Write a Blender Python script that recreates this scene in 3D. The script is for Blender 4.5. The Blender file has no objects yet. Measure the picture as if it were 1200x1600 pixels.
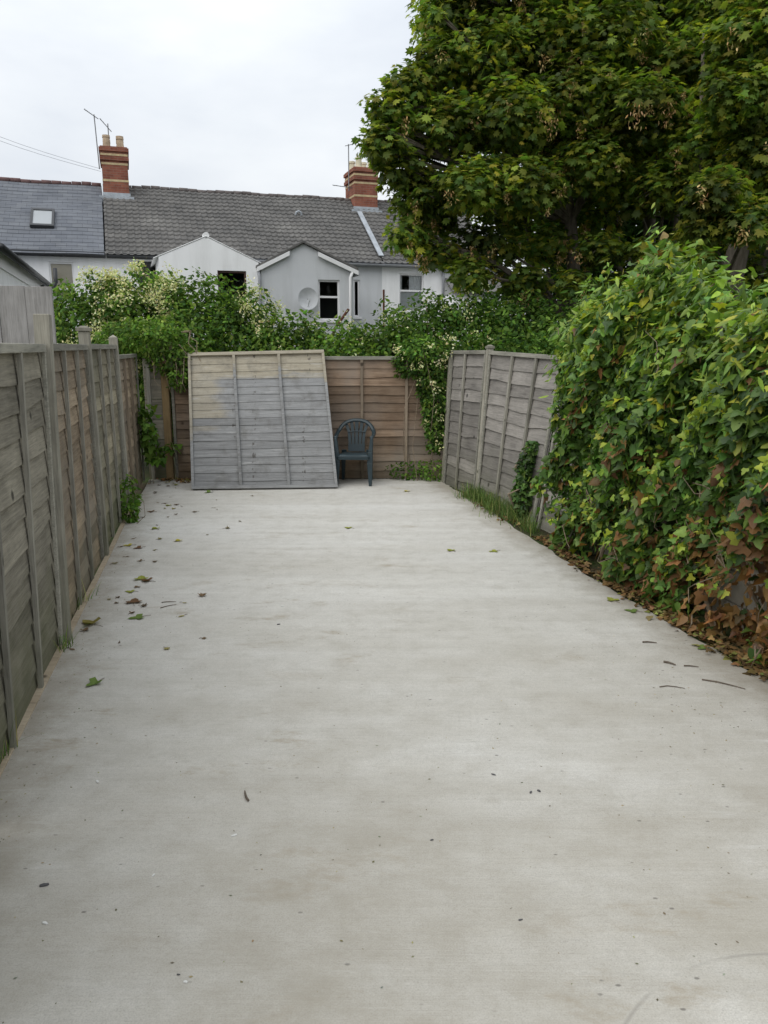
import bpy, math, random
import numpy as np
from mathutils import Vector, Matrix

# ------------------------------------------------------------------ camera, sky, sun, exposure
sc = bpy.context.scene
R = math.radians
cam_data = bpy.data.cameras.new('camera')
cam = bpy.data.objects.new('camera', cam_data)
sc.collection.objects.link(cam)
cam.location = (0, 0, 1.8)
cam.rotation_euler = (R(90) - math.atan(260 / 1210.0), 0, 0)
cam_data.sensor_fit = 'VERTICAL'
cam_data.sensor_height = 24.0
cam_data.lens = 24.0 * 1210.0 / 1600.0
cam_data.clip_start = 0.05
cam_data.clip_end = 2000
sc.camera = cam

SUN_EL, SUN_AZ = R(50), R(222)        # azimuth from +Y clockwise: behind the camera, to the left
world = bpy.data.worlds.new('World'); sc.world = world; world.use_nodes = True
wn = world.node_tree; wn.nodes.clear()
w_out = wn.nodes.new('ShaderNodeOutputWorld'); w_bg = wn.nodes.new('ShaderNodeBackground')
w_sky = wn.nodes.new('ShaderNodeTexSky'); w_sky.sky_type = 'NISHITA'; w_sky.sun_disc = False
w_sky.sun_elevation = SUN_EL; w_sky.sun_rotation = SUN_AZ; w_sky.air_density = 1.0; w_sky.dust_density = 4.0
w_tc = wn.nodes.new('ShaderNodeTexCoord'); w_map = wn.nodes.new('ShaderNodeMapping')
w_map.inputs['Scale'].default_value = (1.0, 1.0, 2.6)
w_n = wn.nodes.new('ShaderNodeTexNoise'); w_n.inputs['Scale'].default_value = 3.0
w_n.inputs['Detail'].default_value = 6; w_n.inputs['Roughness'].default_value = 0.5
w_r = wn.nodes.new('ShaderNodeValToRGB')
w_r.color_ramp.elements[0].position = 0.28; w_r.color_ramp.elements[0].color = (5.7, 6.1, 6.7, 1)
w_r.color_ramp.elements[1].position = 0.66; w_r.color_ramp.elements[1].color = (7.7, 7.95, 8.15, 1)
w_mix = wn.nodes.new('ShaderNodeMix'); w_mix.data_type = 'RGBA'; w_mix.inputs[0].default_value = 0.93
wn.links.new(w_tc.outputs['Generated'], w_map.inputs['Vector'])
wn.links.new(w_map.outputs['Vector'], w_n.inputs['Vector'])
wn.links.new(w_n.outputs['Fac'], w_r.inputs['Fac'])
wn.links.new(w_sky.outputs['Color'], w_mix.inputs[6]); wn.links.new(w_r.outputs['Color'], w_mix.inputs[7])
w_sep = wn.nodes.new('ShaderNodeSeparateXYZ'); wn.links.new(w_tc.outputs['Generated'], w_sep.inputs[0])
w_mx = wn.nodes.new('ShaderNodeMath'); w_mx.operation = 'MAXIMUM'; w_mx.inputs[1].default_value = 0.0; wn.links.new(w_sep.outputs['Z'], w_mx.inputs[0])
w_ma = wn.nodes.new('ShaderNodeMath'); w_ma.operation = 'MULTIPLY_ADD'; w_ma.inputs[1].default_value = 0.7 / 1.24; w_ma.inputs[2].default_value = 1 / 1.24; wn.links.new(w_mx.outputs[0], w_ma.inputs[0])
w_sc = wn.nodes.new('ShaderNodeVectorMath'); w_sc.operation = 'SCALE'
wn.links.new(w_mix.outputs[2], w_sc.inputs[0]); wn.links.new(w_ma.outputs[0], w_sc.inputs['Scale'])     # overcast sky: brighter overhead
wn.links.new(w_sc.outputs[0], w_bg.inputs['Color']); w_bg.inputs['Strength'].default_value = 0.1
wn.links.new(w_bg.outputs[0], w_out.inputs['Surface'])

sun_d = bpy.data.lights.new('sun', 'SUN'); sun_d.energy = 1.0; sun_d.angle = R(60); sun_d.color = (1.0, 0.97, 0.92)
sun = bpy.data.objects.new('sun', sun_d); sc.collection.objects.link(sun)
sd = Vector((math.sin(SUN_AZ) * math.cos(SUN_EL), math.cos(SUN_AZ) * math.cos(SUN_EL), math.sin(SUN_EL)))
sun.rotation_euler = sd.to_track_quat('Z', 'Y').to_euler()

sc.view_settings.view_transform = 'Standard'; sc.view_settings.look = 'None'
sc.view_settings.exposure = 0.5; sc.view_settings.gamma = 1.0; sc.view_settings.use_curve_mapping = False
sc.render.engine = 'CYCLES'
sc.cycles.max_bounces = 8; sc.cycles.diffuse_bounces = 5; sc.cycles.transmission_bounces = 4
sc.cycles.transparent_max_bounces = 6; sc.cycles.use_denoising = True
COL = sc.collection
rng = np.random.default_rng(7)
random.seed(7)

# ------------------------------------------------------------------ helpers
class MB:
    def __init__(s): s.v = []; s.f = []
    def hexa(s, p):                    # p: 4 bottom points (ccw), 4 top points
        n = len(s.v); s.v += [tuple(q) for q in p]
        for a in ((3,2,1,0),(4,5,6,7),(0,1,5,4),(1,2,6,5),(2,3,7,6),(3,0,4,7)): s.f.append(tuple(n + i for i in a))
    def box(s, x0, x1, y0, y1, z0, z1):
        s.hexa([(x0,y0,z0),(x1,y0,z0),(x1,y1,z0),(x0,y1,z0),(x0,y0,z1),(x1,y0,z1),(x1,y1,z1),(x0,y1,z1)])
    def quad(s, *p):
        n = len(s.v); s.v += [tuple(q) for q in p]; s.f.append(tuple(range(n, n + len(p))))
    def tube(s, path, rad, k=8, flat=None, cap=True):
        P = [Vector(p) for p in path]; n0 = len(s.v); up = Vector((0, 0, 1)); prev = None
        for i, p in enumerate(P):
            t = (P[min(i+1, len(P)-1)] - P[max(i-1, 0)]).normalized()
            if prev is None:
                a = t.cross(up)
                if a.length < 1e-3: a = t.cross(Vector((1, 0, 0)))
            else: a = prev - t * prev.dot(t)
            a.normalize(); prev = a; b = t.cross(a)
            r = rad[i] if isinstance(rad, (list, tuple)) else rad
            ra, rb = (r, r) if flat is None else (r * flat[0], r * flat[1])
            for j in range(k):
                an = 2 * math.pi * j / k
                s.v.append(tuple(p + a * (math.cos(an) * ra) + b * (math.sin(an) * rb)))
        for i in range(len(P) - 1):
            for j in range(k):
                q = n0 + i * k; j2 = (j + 1) % k
                s.f.append((q + j, q + j2, q + k + j2, q + k + j))
        if cap:
            s.f.append(tuple(n0 + j for j in reversed(range(k))))
            q = n0 + (len(P) - 1) * k; s.f.append(tuple(q + j for j in range(k)))
    def build(s, name, m, parent=None, loc=None, smooth=False, bevel=0):
        me = bpy.data.meshes.new(name); me.from_pydata(s.v, [], s.f); me.update()
        if smooth: me.polygons.foreach_set('use_smooth', [True] * len(me.polygons))
        return link(name, me, m, parent, loc, bevel)

def link(name, me, m, parent=None, loc=None, bevel=0):
    o = bpy.data.objects.new(name, me); COL.objects.link(o)
    if m is not None and not me.materials: me.materials.append(m)
    if parent is not None: o.parent = parent
    if loc is not None: o.location = loc
    if bevel:
        b = o.modifiers.new('bevel', 'BEVEL'); b.width = bevel; b.segments = 2; b.limit_method = 'ANGLE'
    return o
def tag(o, label, cat=None, group=None, kind=None):
    if label: o['label'] = label
    if cat: o['category'] = cat
    if group: o['group'] = group
    if kind: o['kind'] = kind
    return o
def empty(name, loc=(0, 0, 0), rz=0.0):
    o = bpy.data.objects.new(name, None); COL.objects.link(o); o.location = loc; o.rotation_euler = (0, 0, rz)
    o.empty_display_size = 0.2
    return o

# ------------------------------------------------------------------ materials
class NT:
    def __init__(s, name, rough=0.8, spec=0.3):
        s.m = bpy.data.materials.new(name); s.m.use_nodes = True; s.t = s.m.node_tree
        s.p = s.t.nodes['Principled BSDF']; s.p.inputs['Roughness'].default_value = rough
        s.p.inputs['Specular IOR Level'].default_value = spec
        s.out = s.t.nodes['Material Output']
    def n(s, t, **kw):
        x = s.t.nodes.new('ShaderNode' + t)
        for k, v in kw.items(): setattr(x, k, v)
        return x
    def l(s, a, b): s.t.links.new(a, b)
    def coord(s, which='Object', scale=(1, 1, 1), rot=(0, 0, 0), loc=(0, 0, 0)):
        c = s.n('TexCoord'); mp = s.n('Mapping'); s.l(c.outputs[which], mp.inputs['Vector'])
        mp.inputs['Scale'].default_value = scale; mp.inputs['Rotation'].default_value = rot
        mp.inputs['Location'].default_value = loc
        return mp.outputs['Vector']
    def noise(s, vec, scale=5, detail=4, rough=0.55):
        x = s.n('TexNoise'); x.inputs['Scale'].default_value = scale; x.inputs['Detail'].default_value = detail
        x.inputs['Roughness'].default_value = rough; s.l(vec, x.inputs['Vector']); return x.outputs['Fac']
    def ramp(s, fac, stops):
        r = s.n('ValToRGB'); e = r.color_ramp.elements
        while len(e) < len(stops): e.new(0.5)
        for i, (p, c) in enumerate(stops):
            e[i].position = p
            if not isinstance(c, (tuple, list)): c = (c, c, c)
            e[i].color = tuple(c[:3]) + (1,)
        s.l(fac, r.inputs['Fac']); return r.outputs['Color']
    def mix(s, fac, a, b, mode='MIX'):
        x = s.n('Mix', data_type='RGBA', blend_type=mode)
        for i, v in ((0, fac), (6, a), (7, b)):
            if hasattr(v, 'links'): s.l(v, x.inputs[i])
            elif i == 0: x.inputs[0].default_value = v
            else: x.inputs[i].default_value = tuple(v[:3]) + (1,)
        return x.outputs[2]
    def math(s, op, a, b=None, clamp=False):
        x = s.n('Math', operation=op); x.use_clamp = clamp
        for i, v in ((0, a), (1, b)):
            if v is None: continue
            if hasattr(v, 'links'): s.l(v, x.inputs[i])
            else: x.inputs[i].default_value = v
        return x.outputs[0]
    def sep(s, vec):
        x = s.n('SeparateXYZ'); s.l(vec, x.inputs[0]); return x.outputs
    def color(s, c):
        if hasattr(c, 'links'): s.l(c, s.p.inputs['Base Color'])
        else: s.p.inputs['Base Color'].default_value = tuple(c[:3]) + (1,)
    def bump(s, h, strength=0.3, dist=0.01, prev=None):
        b = s.n('Bump'); b.inputs['Strength'].default_value = strength; b.inputs['Distance'].default_value = dist
        s.l(h, b.inputs['Height'])
        if prev is not None: s.l(prev, b.inputs['Normal'])
        s.l(b.outputs[0], s.p.inputs['Normal']); return b.outputs[0]

def render_wall(name, c):
    n = NT(name, 0.92, 0.12); v = n.coord()
    st = n.noise(n.coord(scale=(3.0, 3.0, 0.45)), 1.0, 6, 0.65); bl = n.noise(v, 0.7, 5, 0.6)
    col = n.mix(0.8, c, n.ramp(st, [(0.3, (0.86, 0.86, 0.85)), (0.55, 1.0)]), 'MULTIPLY')
    col = n.mix(0.7, col, n.ramp(bl, [(0.3, 0.90), (0.6, 1.0)]), 'MULTIPLY')
    n.color(col); n.bump(n.noise(v, 40, 4), 0.2, 0.006); return n.m
def plain(name, c, rough=0.6, spec=0.3, var=0.12, scale=6, metal=0.0):
    n = NT(name, rough, spec); v = n.coord()
    f = n.noise(v, scale, 5)
    n.color(n.ramp(f, [(0.3, tuple(x * (1 - var) for x in c)), (0.7, tuple(min(1, x * (1 + var)) for x in c))]))
    n.p.inputs['Metallic'].default_value = metal
    n.bump(n.noise(v, scale * 12, 3), 0.15, 0.004)
    return n.m

def wood(name, dark, mid, light, grain='x', green=0.0, brown=None, pal=0.25):
    """weathered softwood: long grain, knots, a tone of its own for each piece, algae where the foot stays damp"""
    n = NT(name, 0.9, 0.15)
    sx = {'x': (1.2, 22, 26), 'z': (26, 26, 1.2)}[grain]
    oi = n.n('ObjectInfo')
    off = n.n('CombineXYZ'); n.l(n.math('MULTIPLY', oi.outputs['Random'], 37.0), off.inputs[0])
    n.l(n.math('MULTIPLY', oi.outputs['Random'], 11.0), off.inputs[2])
    c = n.n('TexCoord'); add = n.n('VectorMath', operation='ADD'); n.l(c.outputs['Object'], add.inputs[0]); n.l(off.outputs[0], add.inputs[1])
    mp = n.n('Mapping'); mp.inputs['Scale'].default_value = sx; n.l(add.outputs[0], mp.inputs['Vector'])
    g = n.noise(mp.outputs['Vector'], 1.6, 8, 0.68)
    col = n.ramp(g, [(0.22, dark), (0.5, mid), (0.78, light)])
    # broad blotches of weathering
    b = n.noise(add.outputs[0], 3.2, 4, 0.6)
    col = n.mix(n.ramp(b, [(0.35, 0.0), (0.7, 0.5)]), col, tuple(x * 1.25 for x in light))
    fg = n.n('Mapping'); fg.inputs['Scale'].default_value = tuple(q * 3.2 for q in sx); n.l(add.outputs[0], fg.inputs['Vector'])
    col = n.mix(0.8, col, n.ramp(n.noise(fg.outputs[0], 1.6, 6, 0.7), [(0.3, 0.68), (0.5, 1.0), (0.72, 1.25)]), 'MULTIPLY')
    if brown is not None:
        b2 = n.noise(c.outputs['Object'], 1.3, 3, 0.5)
        col = n.mix(n.ramp(b2, [(0.42, 0.0), (0.66, 0.75)]), col, brown)
    tone = n.ramp(oi.outputs['Random'], [(0.0, 1 - pal), (1.0, 1 + pal)])
    col = n.mix(1.0, col, tone, 'MULTIPLY')
    vo = n.n('TexVoronoi'); vo.inputs['Scale'].default_value = 3.1; n.l(add.outputs[0], vo.inputs['Vector'])
    kn = n.ramp(vo.outputs['Distance'], [(0.05, 0.85), (0.10, 0.0)])
    col = n.mix(kn, col, tuple(x * 0.35 for x in dark))
    if green > 0:
        z = n.sep(c.outputs['Object'])[2]
        gm = n.math('SUBTRACT', n.math('ADD', n.math('MULTIPLY', n.noise(c.outputs['Object'], 4, 4), 0.9), 0.22), z)
        gm = n.math('MULTIPLY', gm, green, clamp=True)
        col = n.mix(gm, col, (0.085, 0.095, 0.04))
    n.color(col)
    n.bump(g, 0.5, 0.006)
    return n.m

M = {}
M['wood_grey'] = wood('weathered_grey_boards', (0.09, 0.083, 0.066), (0.183, 0.168, 0.135), (0.28, 0.258, 0.206), green=0.9)
M['wood_brown'] = wood('weathered_brown_boards', (0.115, 0.086, 0.06), (0.25, 0.193, 0.133), (0.36, 0.29, 0.21), green=0.45, brown=(0.20, 0.18, 0.15))
M['wood_olive'] = wood('weathered_olive_boards', (0.115, 0.10, 0.07), (0.225, 0.20, 0.143), (0.335, 0.297, 0.215), green=0.9, brown=(0.15, 0.15, 0.11))
M['wood_red'] = wood('weathered_red_brown_boards', (0.085, 0.058, 0.042), (0.18, 0.124, 0.084), (0.27, 0.20, 0.142), green=0.25, brown=(0.22, 0.19, 0.16))
M['wood_silver'] = wood('weathered_silver_boards', (0.10, 0.094, 0.086), (0.19, 0.177, 0.16), (0.27, 0.252, 0.228), green=0.5)
M['batten'] = wood('grey_batten', (0.11, 0.105, 0.09), (0.21, 0.20, 0.17), (0.31, 0.295, 0.25), grain='z', green=0.5)
M['batten_brown'] = wood('brown_batten', (0.10, 0.075, 0.055), (0.19, 0.15, 0.11), (0.28, 0.23, 0.175), grain='z', green=0.3)
M['tall_board'] = wood('grey_vertical_boards', (0.15, 0.14, 0.13), (0.23, 0.222, 0.212), (0.31, 0.30, 0.29), grain='z', pal=0.12)
M['rail'] = wood('grey_rail', (0.11, 0.105, 0.09), (0.20, 0.195, 0.165), (0.30, 0.285, 0.24))
M['post'] = wood('weathered_post', (0.11, 0.10, 0.08), (0.21, 0.20, 0.165), (0.32, 0.30, 0.25), grain='z', green=0.6)
M['post_tan'] = wood('tan_post', (0.15, 0.10, 0.05), (0.26, 0.18, 0.09), (0.36, 0.26, 0.14), grain='z')
M['edging'] = wood('edging_timber', (0.20, 0.15, 0.10), (0.36, 0.29, 0.20), (0.47, 0.40, 0.30))

def concrete():
    n = NT('brushed_concrete', 0.88, 0.25)
    rot = (0, 0, R(-2))
    v = n.coord()
    big = n.noise(n.coord(scale=(0.35, 0.9, 1), rot=rot), 1.0, 5, 0.6)
    streak = n.noise(n.coord(scale=(0.35, 6.5, 1), rot=rot), 1.0, 6, 0.62)
    band = n.noise(n.coord(scale=(0.06, 2.1, 1), rot=(0, 0, R(-3)), loc=(3, 1, 0)), 1.0, 4, 0.55)
    brush = n.noise(n.coord(scale=(2.2, 95, 1), rot=rot), 1.0, 4, 0.7)
    fine = n.noise(v, 55, 6, 0.75)
    mot = n.noise(v, 7, 6, 0.7); grain = n.noise(v, 190, 3, 0.6)
    col = n.ramp(big, [(0.30, (0.50, 0.484, 0.44)), (0.55, (0.565, 0.553, 0.515)), (0.75, (0.60, 0.592, 0.56))])
    col = n.mix(0.38, col, n.ramp(streak, [(0.28, (0.84, 0.83, 0.81)), (0.5, 1.0), (0.72, (1.08, 1.08, 1.08))]), 'MULTIPLY')
    col = n.mix(0.65, col, n.ramp(band, [(0.32, (0.88, 0.865, 0.84)), (0.52, 1.0), (0.66, (1.07, 1.07, 1.07))]), 'MULTIPLY')
    col = n.mix(0.9, col, n.ramp(mot, [(0.3, (0.86, 0.85, 0.83)), (0.5, 1.0), (0.7, 1.07)]), 'MULTIPLY')
    col = n.mix(0.5, col, n.ramp(brush, [(0.3, 0.86), (0.7, 1.08)]), 'MULTIPLY')
    col = n.mix(0.8, col, n.ramp(fine, [(0.25, 0.76), (0.5, 1.0), (0.75, 1.10)]), 'MULTIPLY')
    col = n.mix(1.0, col, n.ramp(grain, [(0.25, 0.70), (0.5, 1.0), (0.75, 1.16)]), 'MULTIPLY')
    # earthy foot traffic, with shade painted in, both heaviest where the camera stands
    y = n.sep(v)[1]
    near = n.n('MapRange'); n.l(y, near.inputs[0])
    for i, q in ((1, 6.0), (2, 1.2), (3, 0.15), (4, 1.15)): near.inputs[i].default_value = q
    dirt_shade = n.math('MULTIPLY', n.ramp(n.noise(n.coord(scale=(0.9, 1.4, 1), rot=(0, 0, 0.4)), 1.1, 7, 0.68), [(0.22, 0.0), (0.66, 1.0)]), near.outputs[0])
    col = n.mix(n.math('MULTIPLY', dirt_shade, 0.85), col, (0.31, 0.282, 0.225))
    # tan smears left by muddy feet and dragged timber
    sm = n.math('MULTIPLY', n.ramp(n.noise(n.coord(scale=(1.6, 3.4, 1), rot=(0, 0, 0.9)), 1.3, 6, 0.7), [(0.57, 0.0), (0.70, 1.0)]), n.ramp(n.noise(n.coord(loc=(4, 2, 0)), 0.45, 3), [(0.44, 0.0), (0.58, 1.0)]))
    col = n.mix(n.math('MULTIPLY', sm, 0.75), col, (0.30, 0.255, 0.185))
    sc_ = n.math('MULTIPLY', n.ramp(n.noise(n.coord(scale=(2.2, 12, 1), rot=rot), 1.6, 8, 0.8), [(0.60, 0.0), (0.70, 1.0)]), n.ramp(n.noise(n.coord(loc=(9, 5, 0)), 0.8, 3), [(0.48, 0.0), (0.6, 1.0)]))
    col = n.mix(n.math('MULTIPLY', sc_, 0.6), col, (0.24, 0.225, 0.19))
    # soil washed against the fence foot and the ivy's edge
    xy = n.sep(v); sl_ = n.math('ADD', n.math('MULTIPLY', xy[1], 0.213), xy[0])
    for dd_ in (n.math('ADD', sl_, 1.02), n.math('SUBTRACT', 2.93, sl_), n.math('SUBTRACT', 10.62, xy[1])):
        e_ = n.math('SUBTRACT', n.math('MULTIPLY', n.noise(n.coord(scale=(1, 1, 1), loc=(2, 7, 0)), 6, 6, 0.7), 0.62), dd_)
        col = n.mix(n.math('MULTIPLY', n.math('MULTIPLY', e_, 3.2, clamp=True), 0.6), col, (0.215, 0.185, 0.135))
    # small dark pits and droppings
    vo = n.n('TexVoronoi'); vo.inputs['Scale'].default_value = 9; n.l(n.coord(scale=(0.9, 1.6, 1)), vo.inputs['Vector'])
    gate = n.ramp(n.noise(v, 1.7, 3), [(0.46, 0.0), (0.56, 1.0)])
    sp = n.math('MULTIPLY', n.ramp(vo.outputs['Distance'], [(0.045, 1.0), (0.085, 0.0)]), gate)
    col = n.mix(n.math('MULTIPLY', sp, 0.75), col, (0.13, 0.12, 0.105))
    # pale lime bloom in thin streaks
    lb = n.math('MULTIPLY', n.ramp(n.noise(n.coord(scale=(1.6, 13, 1), rot=rot), 1.0, 8, 0.75), [(0.56, 0.0), (0.72, 1.0)]), n.ramp(n.noise(v, 0.9, 3), [(0.5, 0.0), (0.62, 1.0)]))
    col = n.mix(n.math('MULTIPLY', lb, 0.35), col, (0.72, 0.72, 0.70))
    # curved trowel mark near the entrance
    cx = n.n('VectorMath', operation='DISTANCE'); n.l(v, cx.inputs[0]); cx.inputs[1].default_value = (1.17, 1.35, 0)
    arc = n.math('ABSOLUTE', n.math('SUBTRACT', cx.outputs['Value'], 0.66))
    am = n.math('MULTIPLY', n.ramp(arc, [(0.002, 1.0), (0.007, 0.0)]), n.ramp(n.noise(v, 6, 3), [(0.42, 0.0), (0.55, 0.7)]))
    col = n.mix(am, col, (0.28, 0.265, 0.235))
    n.color(col)
    b1 = n.bump(brush, 0.35, 0.004)
    n.bump(fine, 0.25, 0.003, b1)
    return n.m
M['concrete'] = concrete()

def earth():
    n = NT('garden_earth', 0.95, 0.1); v = n.coord()
    f = n.noise(v, 0.8, 8, 0.65); g = n.noise(v, 14, 6, 0.7)
    col = n.mix(n.ramp(f, [(0.4, 0.0), (0.6, 1.0)]), (0.055, 0.043, 0.028), (0.05, 0.075, 0.025))
    col = n.mix(0.8, col, n.ramp(g, [(0.3, 0.6), (0.7, 1.3)]), 'MULTIPLY')
    n.color(col); n.bump(g, 0.8, 0.03); return n.m
M['earth'] = earth()

def leaf_mat(name, rough=0.5, trans=0.3, spec=0.35):
    n = NT(name, rough, spec)
    a = n.n('Attribute'); a.attribute_name = 'Col'
    nz = n.noise(n.coord(), 30, 3)
    col = n.mix(0.5, a.outputs['Color'], n.ramp(nz, [(0.3, 0.75), (0.7, 1.25)]), 'MULTIPLY')
    n.color(col)
    tr = n.n('BsdfTranslucent'); n.l(n.mix(1.0, col, (1.15, 1.3, 0.6), 'MULTIPLY'), tr.inputs['Color'])
    mx = n.n('MixShader'); mx.inputs[0].default_value = trans
    n.l(n.p.outputs[0], mx.inputs[1]); n.l(tr.outputs[0], mx.inputs[2]); n.l(mx.outputs[0], n.out.inputs['Surface'])
    return n.m
M['leaf'] = leaf_mat('leaf_surface', 0.65, 0.42, 0.12)
M['tree_leaf'] = leaf_mat('sycamore_leaf_surface', 0.55, 0.55, 0.25)
M['ivy_leaf'] = leaf_mat('ivy_leaf_surface', 0.45, 0.28, 0.35)
M['dry'] = leaf_mat('dry_leaf_surface', 0.85, 0.12, 0.1)
M['blossom'] = leaf_mat('blossom_surface', 0.8, 0.3, 0.1)
def bark():
    n = NT('bark', 0.95, 0.1); v = n.coord(scale=(9, 9, 2.0))
    g = n.noise(v, 1.5, 8, 0.7)
    n.color(n.ramp(g, [(0.3, (0.07, 0.06, 0.048)), (0.55, (0.15, 0.13, 0.105)), (0.75, (0.24, 0.22, 0.18))]))
    n.bump(g, 0.8, 0.03); return n.m
M['bark'] = bark()
M['stem'] = plain('pale_stem', (0.22, 0.175, 0.125), 0.9, 0.1, 0.35, 20)
M['white_render'] = render_wall('white_painted_render', (0.87, 0.875, 0.875))
M['grey_render'] = render_wall('pale_grey_render', (0.60, 0.615, 0.63))
M['pvc'] = plain('white_plastic_frame', (0.80, 0.80, 0.80), 0.4, 0.4, 0.03)
M['brown_frame'] = plain('brown_painted_frame', (0.09, 0.05, 0.04), 0.5, 0.3)
M['black_plastic'] = plain('black_plastic', (0.035, 0.037, 0.04), 0.45, 0.4)
M['grey_plastic'] = plain('grey_plastic', (0.30, 0.31, 0.33), 0.5, 0.4)
M['pale_dish'] = plain('pale_grey_dish', (0.55, 0.565, 0.58), 0.6, 0.3)
M['lead'] = plain('lead_flashing', (0.36, 0.39, 0.42), 0.7, 0.3, 0.25, 4)
M['metal'] = plain('dull_metal', (0.22, 0.225, 0.235), 0.5, 0.5, 0.1, metal=0.6)
M['rust'] = plain('rusty_metal', (0.10, 0.045, 0.03), 0.8, 0.2, 0.3)
M['curtain'] = plain('net_curtain', (0.82, 0.83, 0.83), 0.95, 0.05, 0.1, 8)
M['blind'] = plain('beige_blind', (0.70, 0.63, 0.50), 0.9, 0.1, 0.05, 3)
M['room'] = plain('dim_room', (0.13, 0.13, 0.135), 0.9, 0.1)
M['terracotta_pot'] = plain('buff_clay_pot', (0.44, 0.34, 0.24), 0.85, 0.15, 0.25, 5)
M['white_pot'] = plain('cream_clay_pot', (0.62, 0.57, 0.42), 0.85, 0.15, 0.2, 5)
M['chair'] = plain('dark_green_plastic', (0.020, 0.036, 0.043), 0.40, 0.45, 0.15, 5)
M['block'] = plain('pale_concrete_block', (0.36, 0.335, 0.29), 0.95, 0.1, 0.2, 9)
M['mortar'] = plain('mortar', (0.25, 0.235, 0.21), 0.95, 0.1, 0.2, 15)
M['stone_dark'] = plain('dark_grit', (0.10, 0.098, 0.10), 0.9, 0.1)
M['chip'] = plain('white_paint_chip', (0.66, 0.66, 0.63), 0.7, 0.2)
M['twig'] = plain('dry_twig', (0.14, 0.115, 0.09), 0.9, 0.1, 0.3, 20)

def glass():
    n = NT('window_glass', 0.04, 0.5); n.color((0.02, 0.025, 0.03))
    t = n.n('BsdfTransparent'); t.inputs['Color'].default_value = (0.92, 0.94, 0.95, 1)
    g = n.n('BsdfGlossy'); g.inputs['Roughness'].default_value = 0.03
    f = n.n('Fresnel'); f.inputs['IOR'].default_value = 1.45
    m = n.n('MixShader'); n.l(f.outputs[0], m.inputs[0]); n.l(t.outputs[0], m.inputs[1]); n.l(g.outputs[0], m.inputs[2])
    n.l(m.outputs[0], n.out.inputs['Surface']); return n.m
M['glass'] = glass()
def skyglass():
    n = NT('skylight_glass', 0.12, 0.8); n.color((0.30, 0.32, 0.33)); return n.m
M['skyglass'] = skyglass()
def slate():
    n = NT('slate_roofing', 0.7, 0.25); v = n.coord()
    br = n.n('TexBrick'); br.inputs['Scale'].default_value = 1.0
    mp = n.n('Mapping'); mp.inputs['Rotation'].default_value = (R(-35), 0, 0); n.l(v, mp.inputs['Vector']); n.l(mp.outputs[0], br.inputs['Vector'])
    br.inputs['Brick Width'].default_value = 0.3; br.inputs['Row Height'].default_value = 0.25; br.inputs['Mortar Size'].default_value = 0.006
    br.inputs['Color1'].default_value = (0.115, 0.125, 0.145, 1); br.inputs['Color2'].default_value = (0.145, 0.155, 0.172, 1); br.inputs['Mortar'].default_value = (0.07, 0.075, 0.085, 1)
    n.color(n.mix(0.7, br.outputs['Color'], n.ramp(n.noise(v, 1.4, 5), [(0.3, 0.8), (0.7, 1.2)]), 'MULTIPLY')); return n.m
M['slate'] = slate()
def tile():
    n = NT('grey_brown_roof_tile', 0.9, 0.15); v = n.coord()
    f = n.noise(v, 1.1, 6, 0.65); g = n.noise(v, 9, 5, 0.7)
    col = n.ramp(f, [(0.3, (0.085, 0.084, 0.082)), (0.55, (0.13, 0.126, 0.12)), (0.75, (0.175, 0.17, 0.16))])
    col = n.mix(0.9, col, n.ramp(g, [(0.25, 0.65), (0.5, 1.0), (0.75, 1.4)]), 'MULTIPLY')
    n.color(col); n.bump(g, 0.4, 0.01); return n.m
M['tile'] = tile()
M['ridge'] = plain('ridge_tile', (0.13, 0.115, 0.11), 0.9, 0.15, 0.3, 4)
M['ridge_red'] = plain('red_ridge_tile', (0.135, 0.085, 0.082), 0.9, 0.15, 0.25, 4)
def brick():
    n = NT('red_brick', 0.9, 0.15); v = n.coord()
    br = n.n('TexBrick'); br.inputs['Scale'].default_value = 1.0
    mp = n.n('Mapping'); mp.inputs['Rotation'].default_value = (R(90), 0, 0)
    s = n.sep(v); cb = n.n('CombineXYZ'); n.l(n.math('ADD', s[0], s[1]), cb.inputs[0]); n.l(s[2], cb.inputs[1]); n.l(cb.outputs[0], br.inputs['Vector'])
    br.inputs['Brick Width'].default_value = 0.225; br.inputs['Row Height'].default_value = 0.075; br.inputs['Mortar Size'].default_value = 0.006
    br.inputs['Color1'].default_value = (0.20, 0.072, 0.05, 1); br.inputs['Color2'].default_value = (0.27, 0.105, 0.068, 1); br.inputs['Mortar'].default_value = (0.22, 0.14, 0.11, 1)
    col = n.mix(0.8, br.outputs['Color'], n.ramp(n.noise(v, 3, 5), [(0.3, 0.65), (0.65, 1.2)]), 'MULTIPLY')
    n.color(col); n.bump(br.outputs['Fac'], -0.4, 0.01); return n.m
M['brick'] = brick()
M['buff_brick'] = plain('buff_brick', (0.50, 0.40, 0.24), 0.9, 0.1, 0.2, 8)

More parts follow.
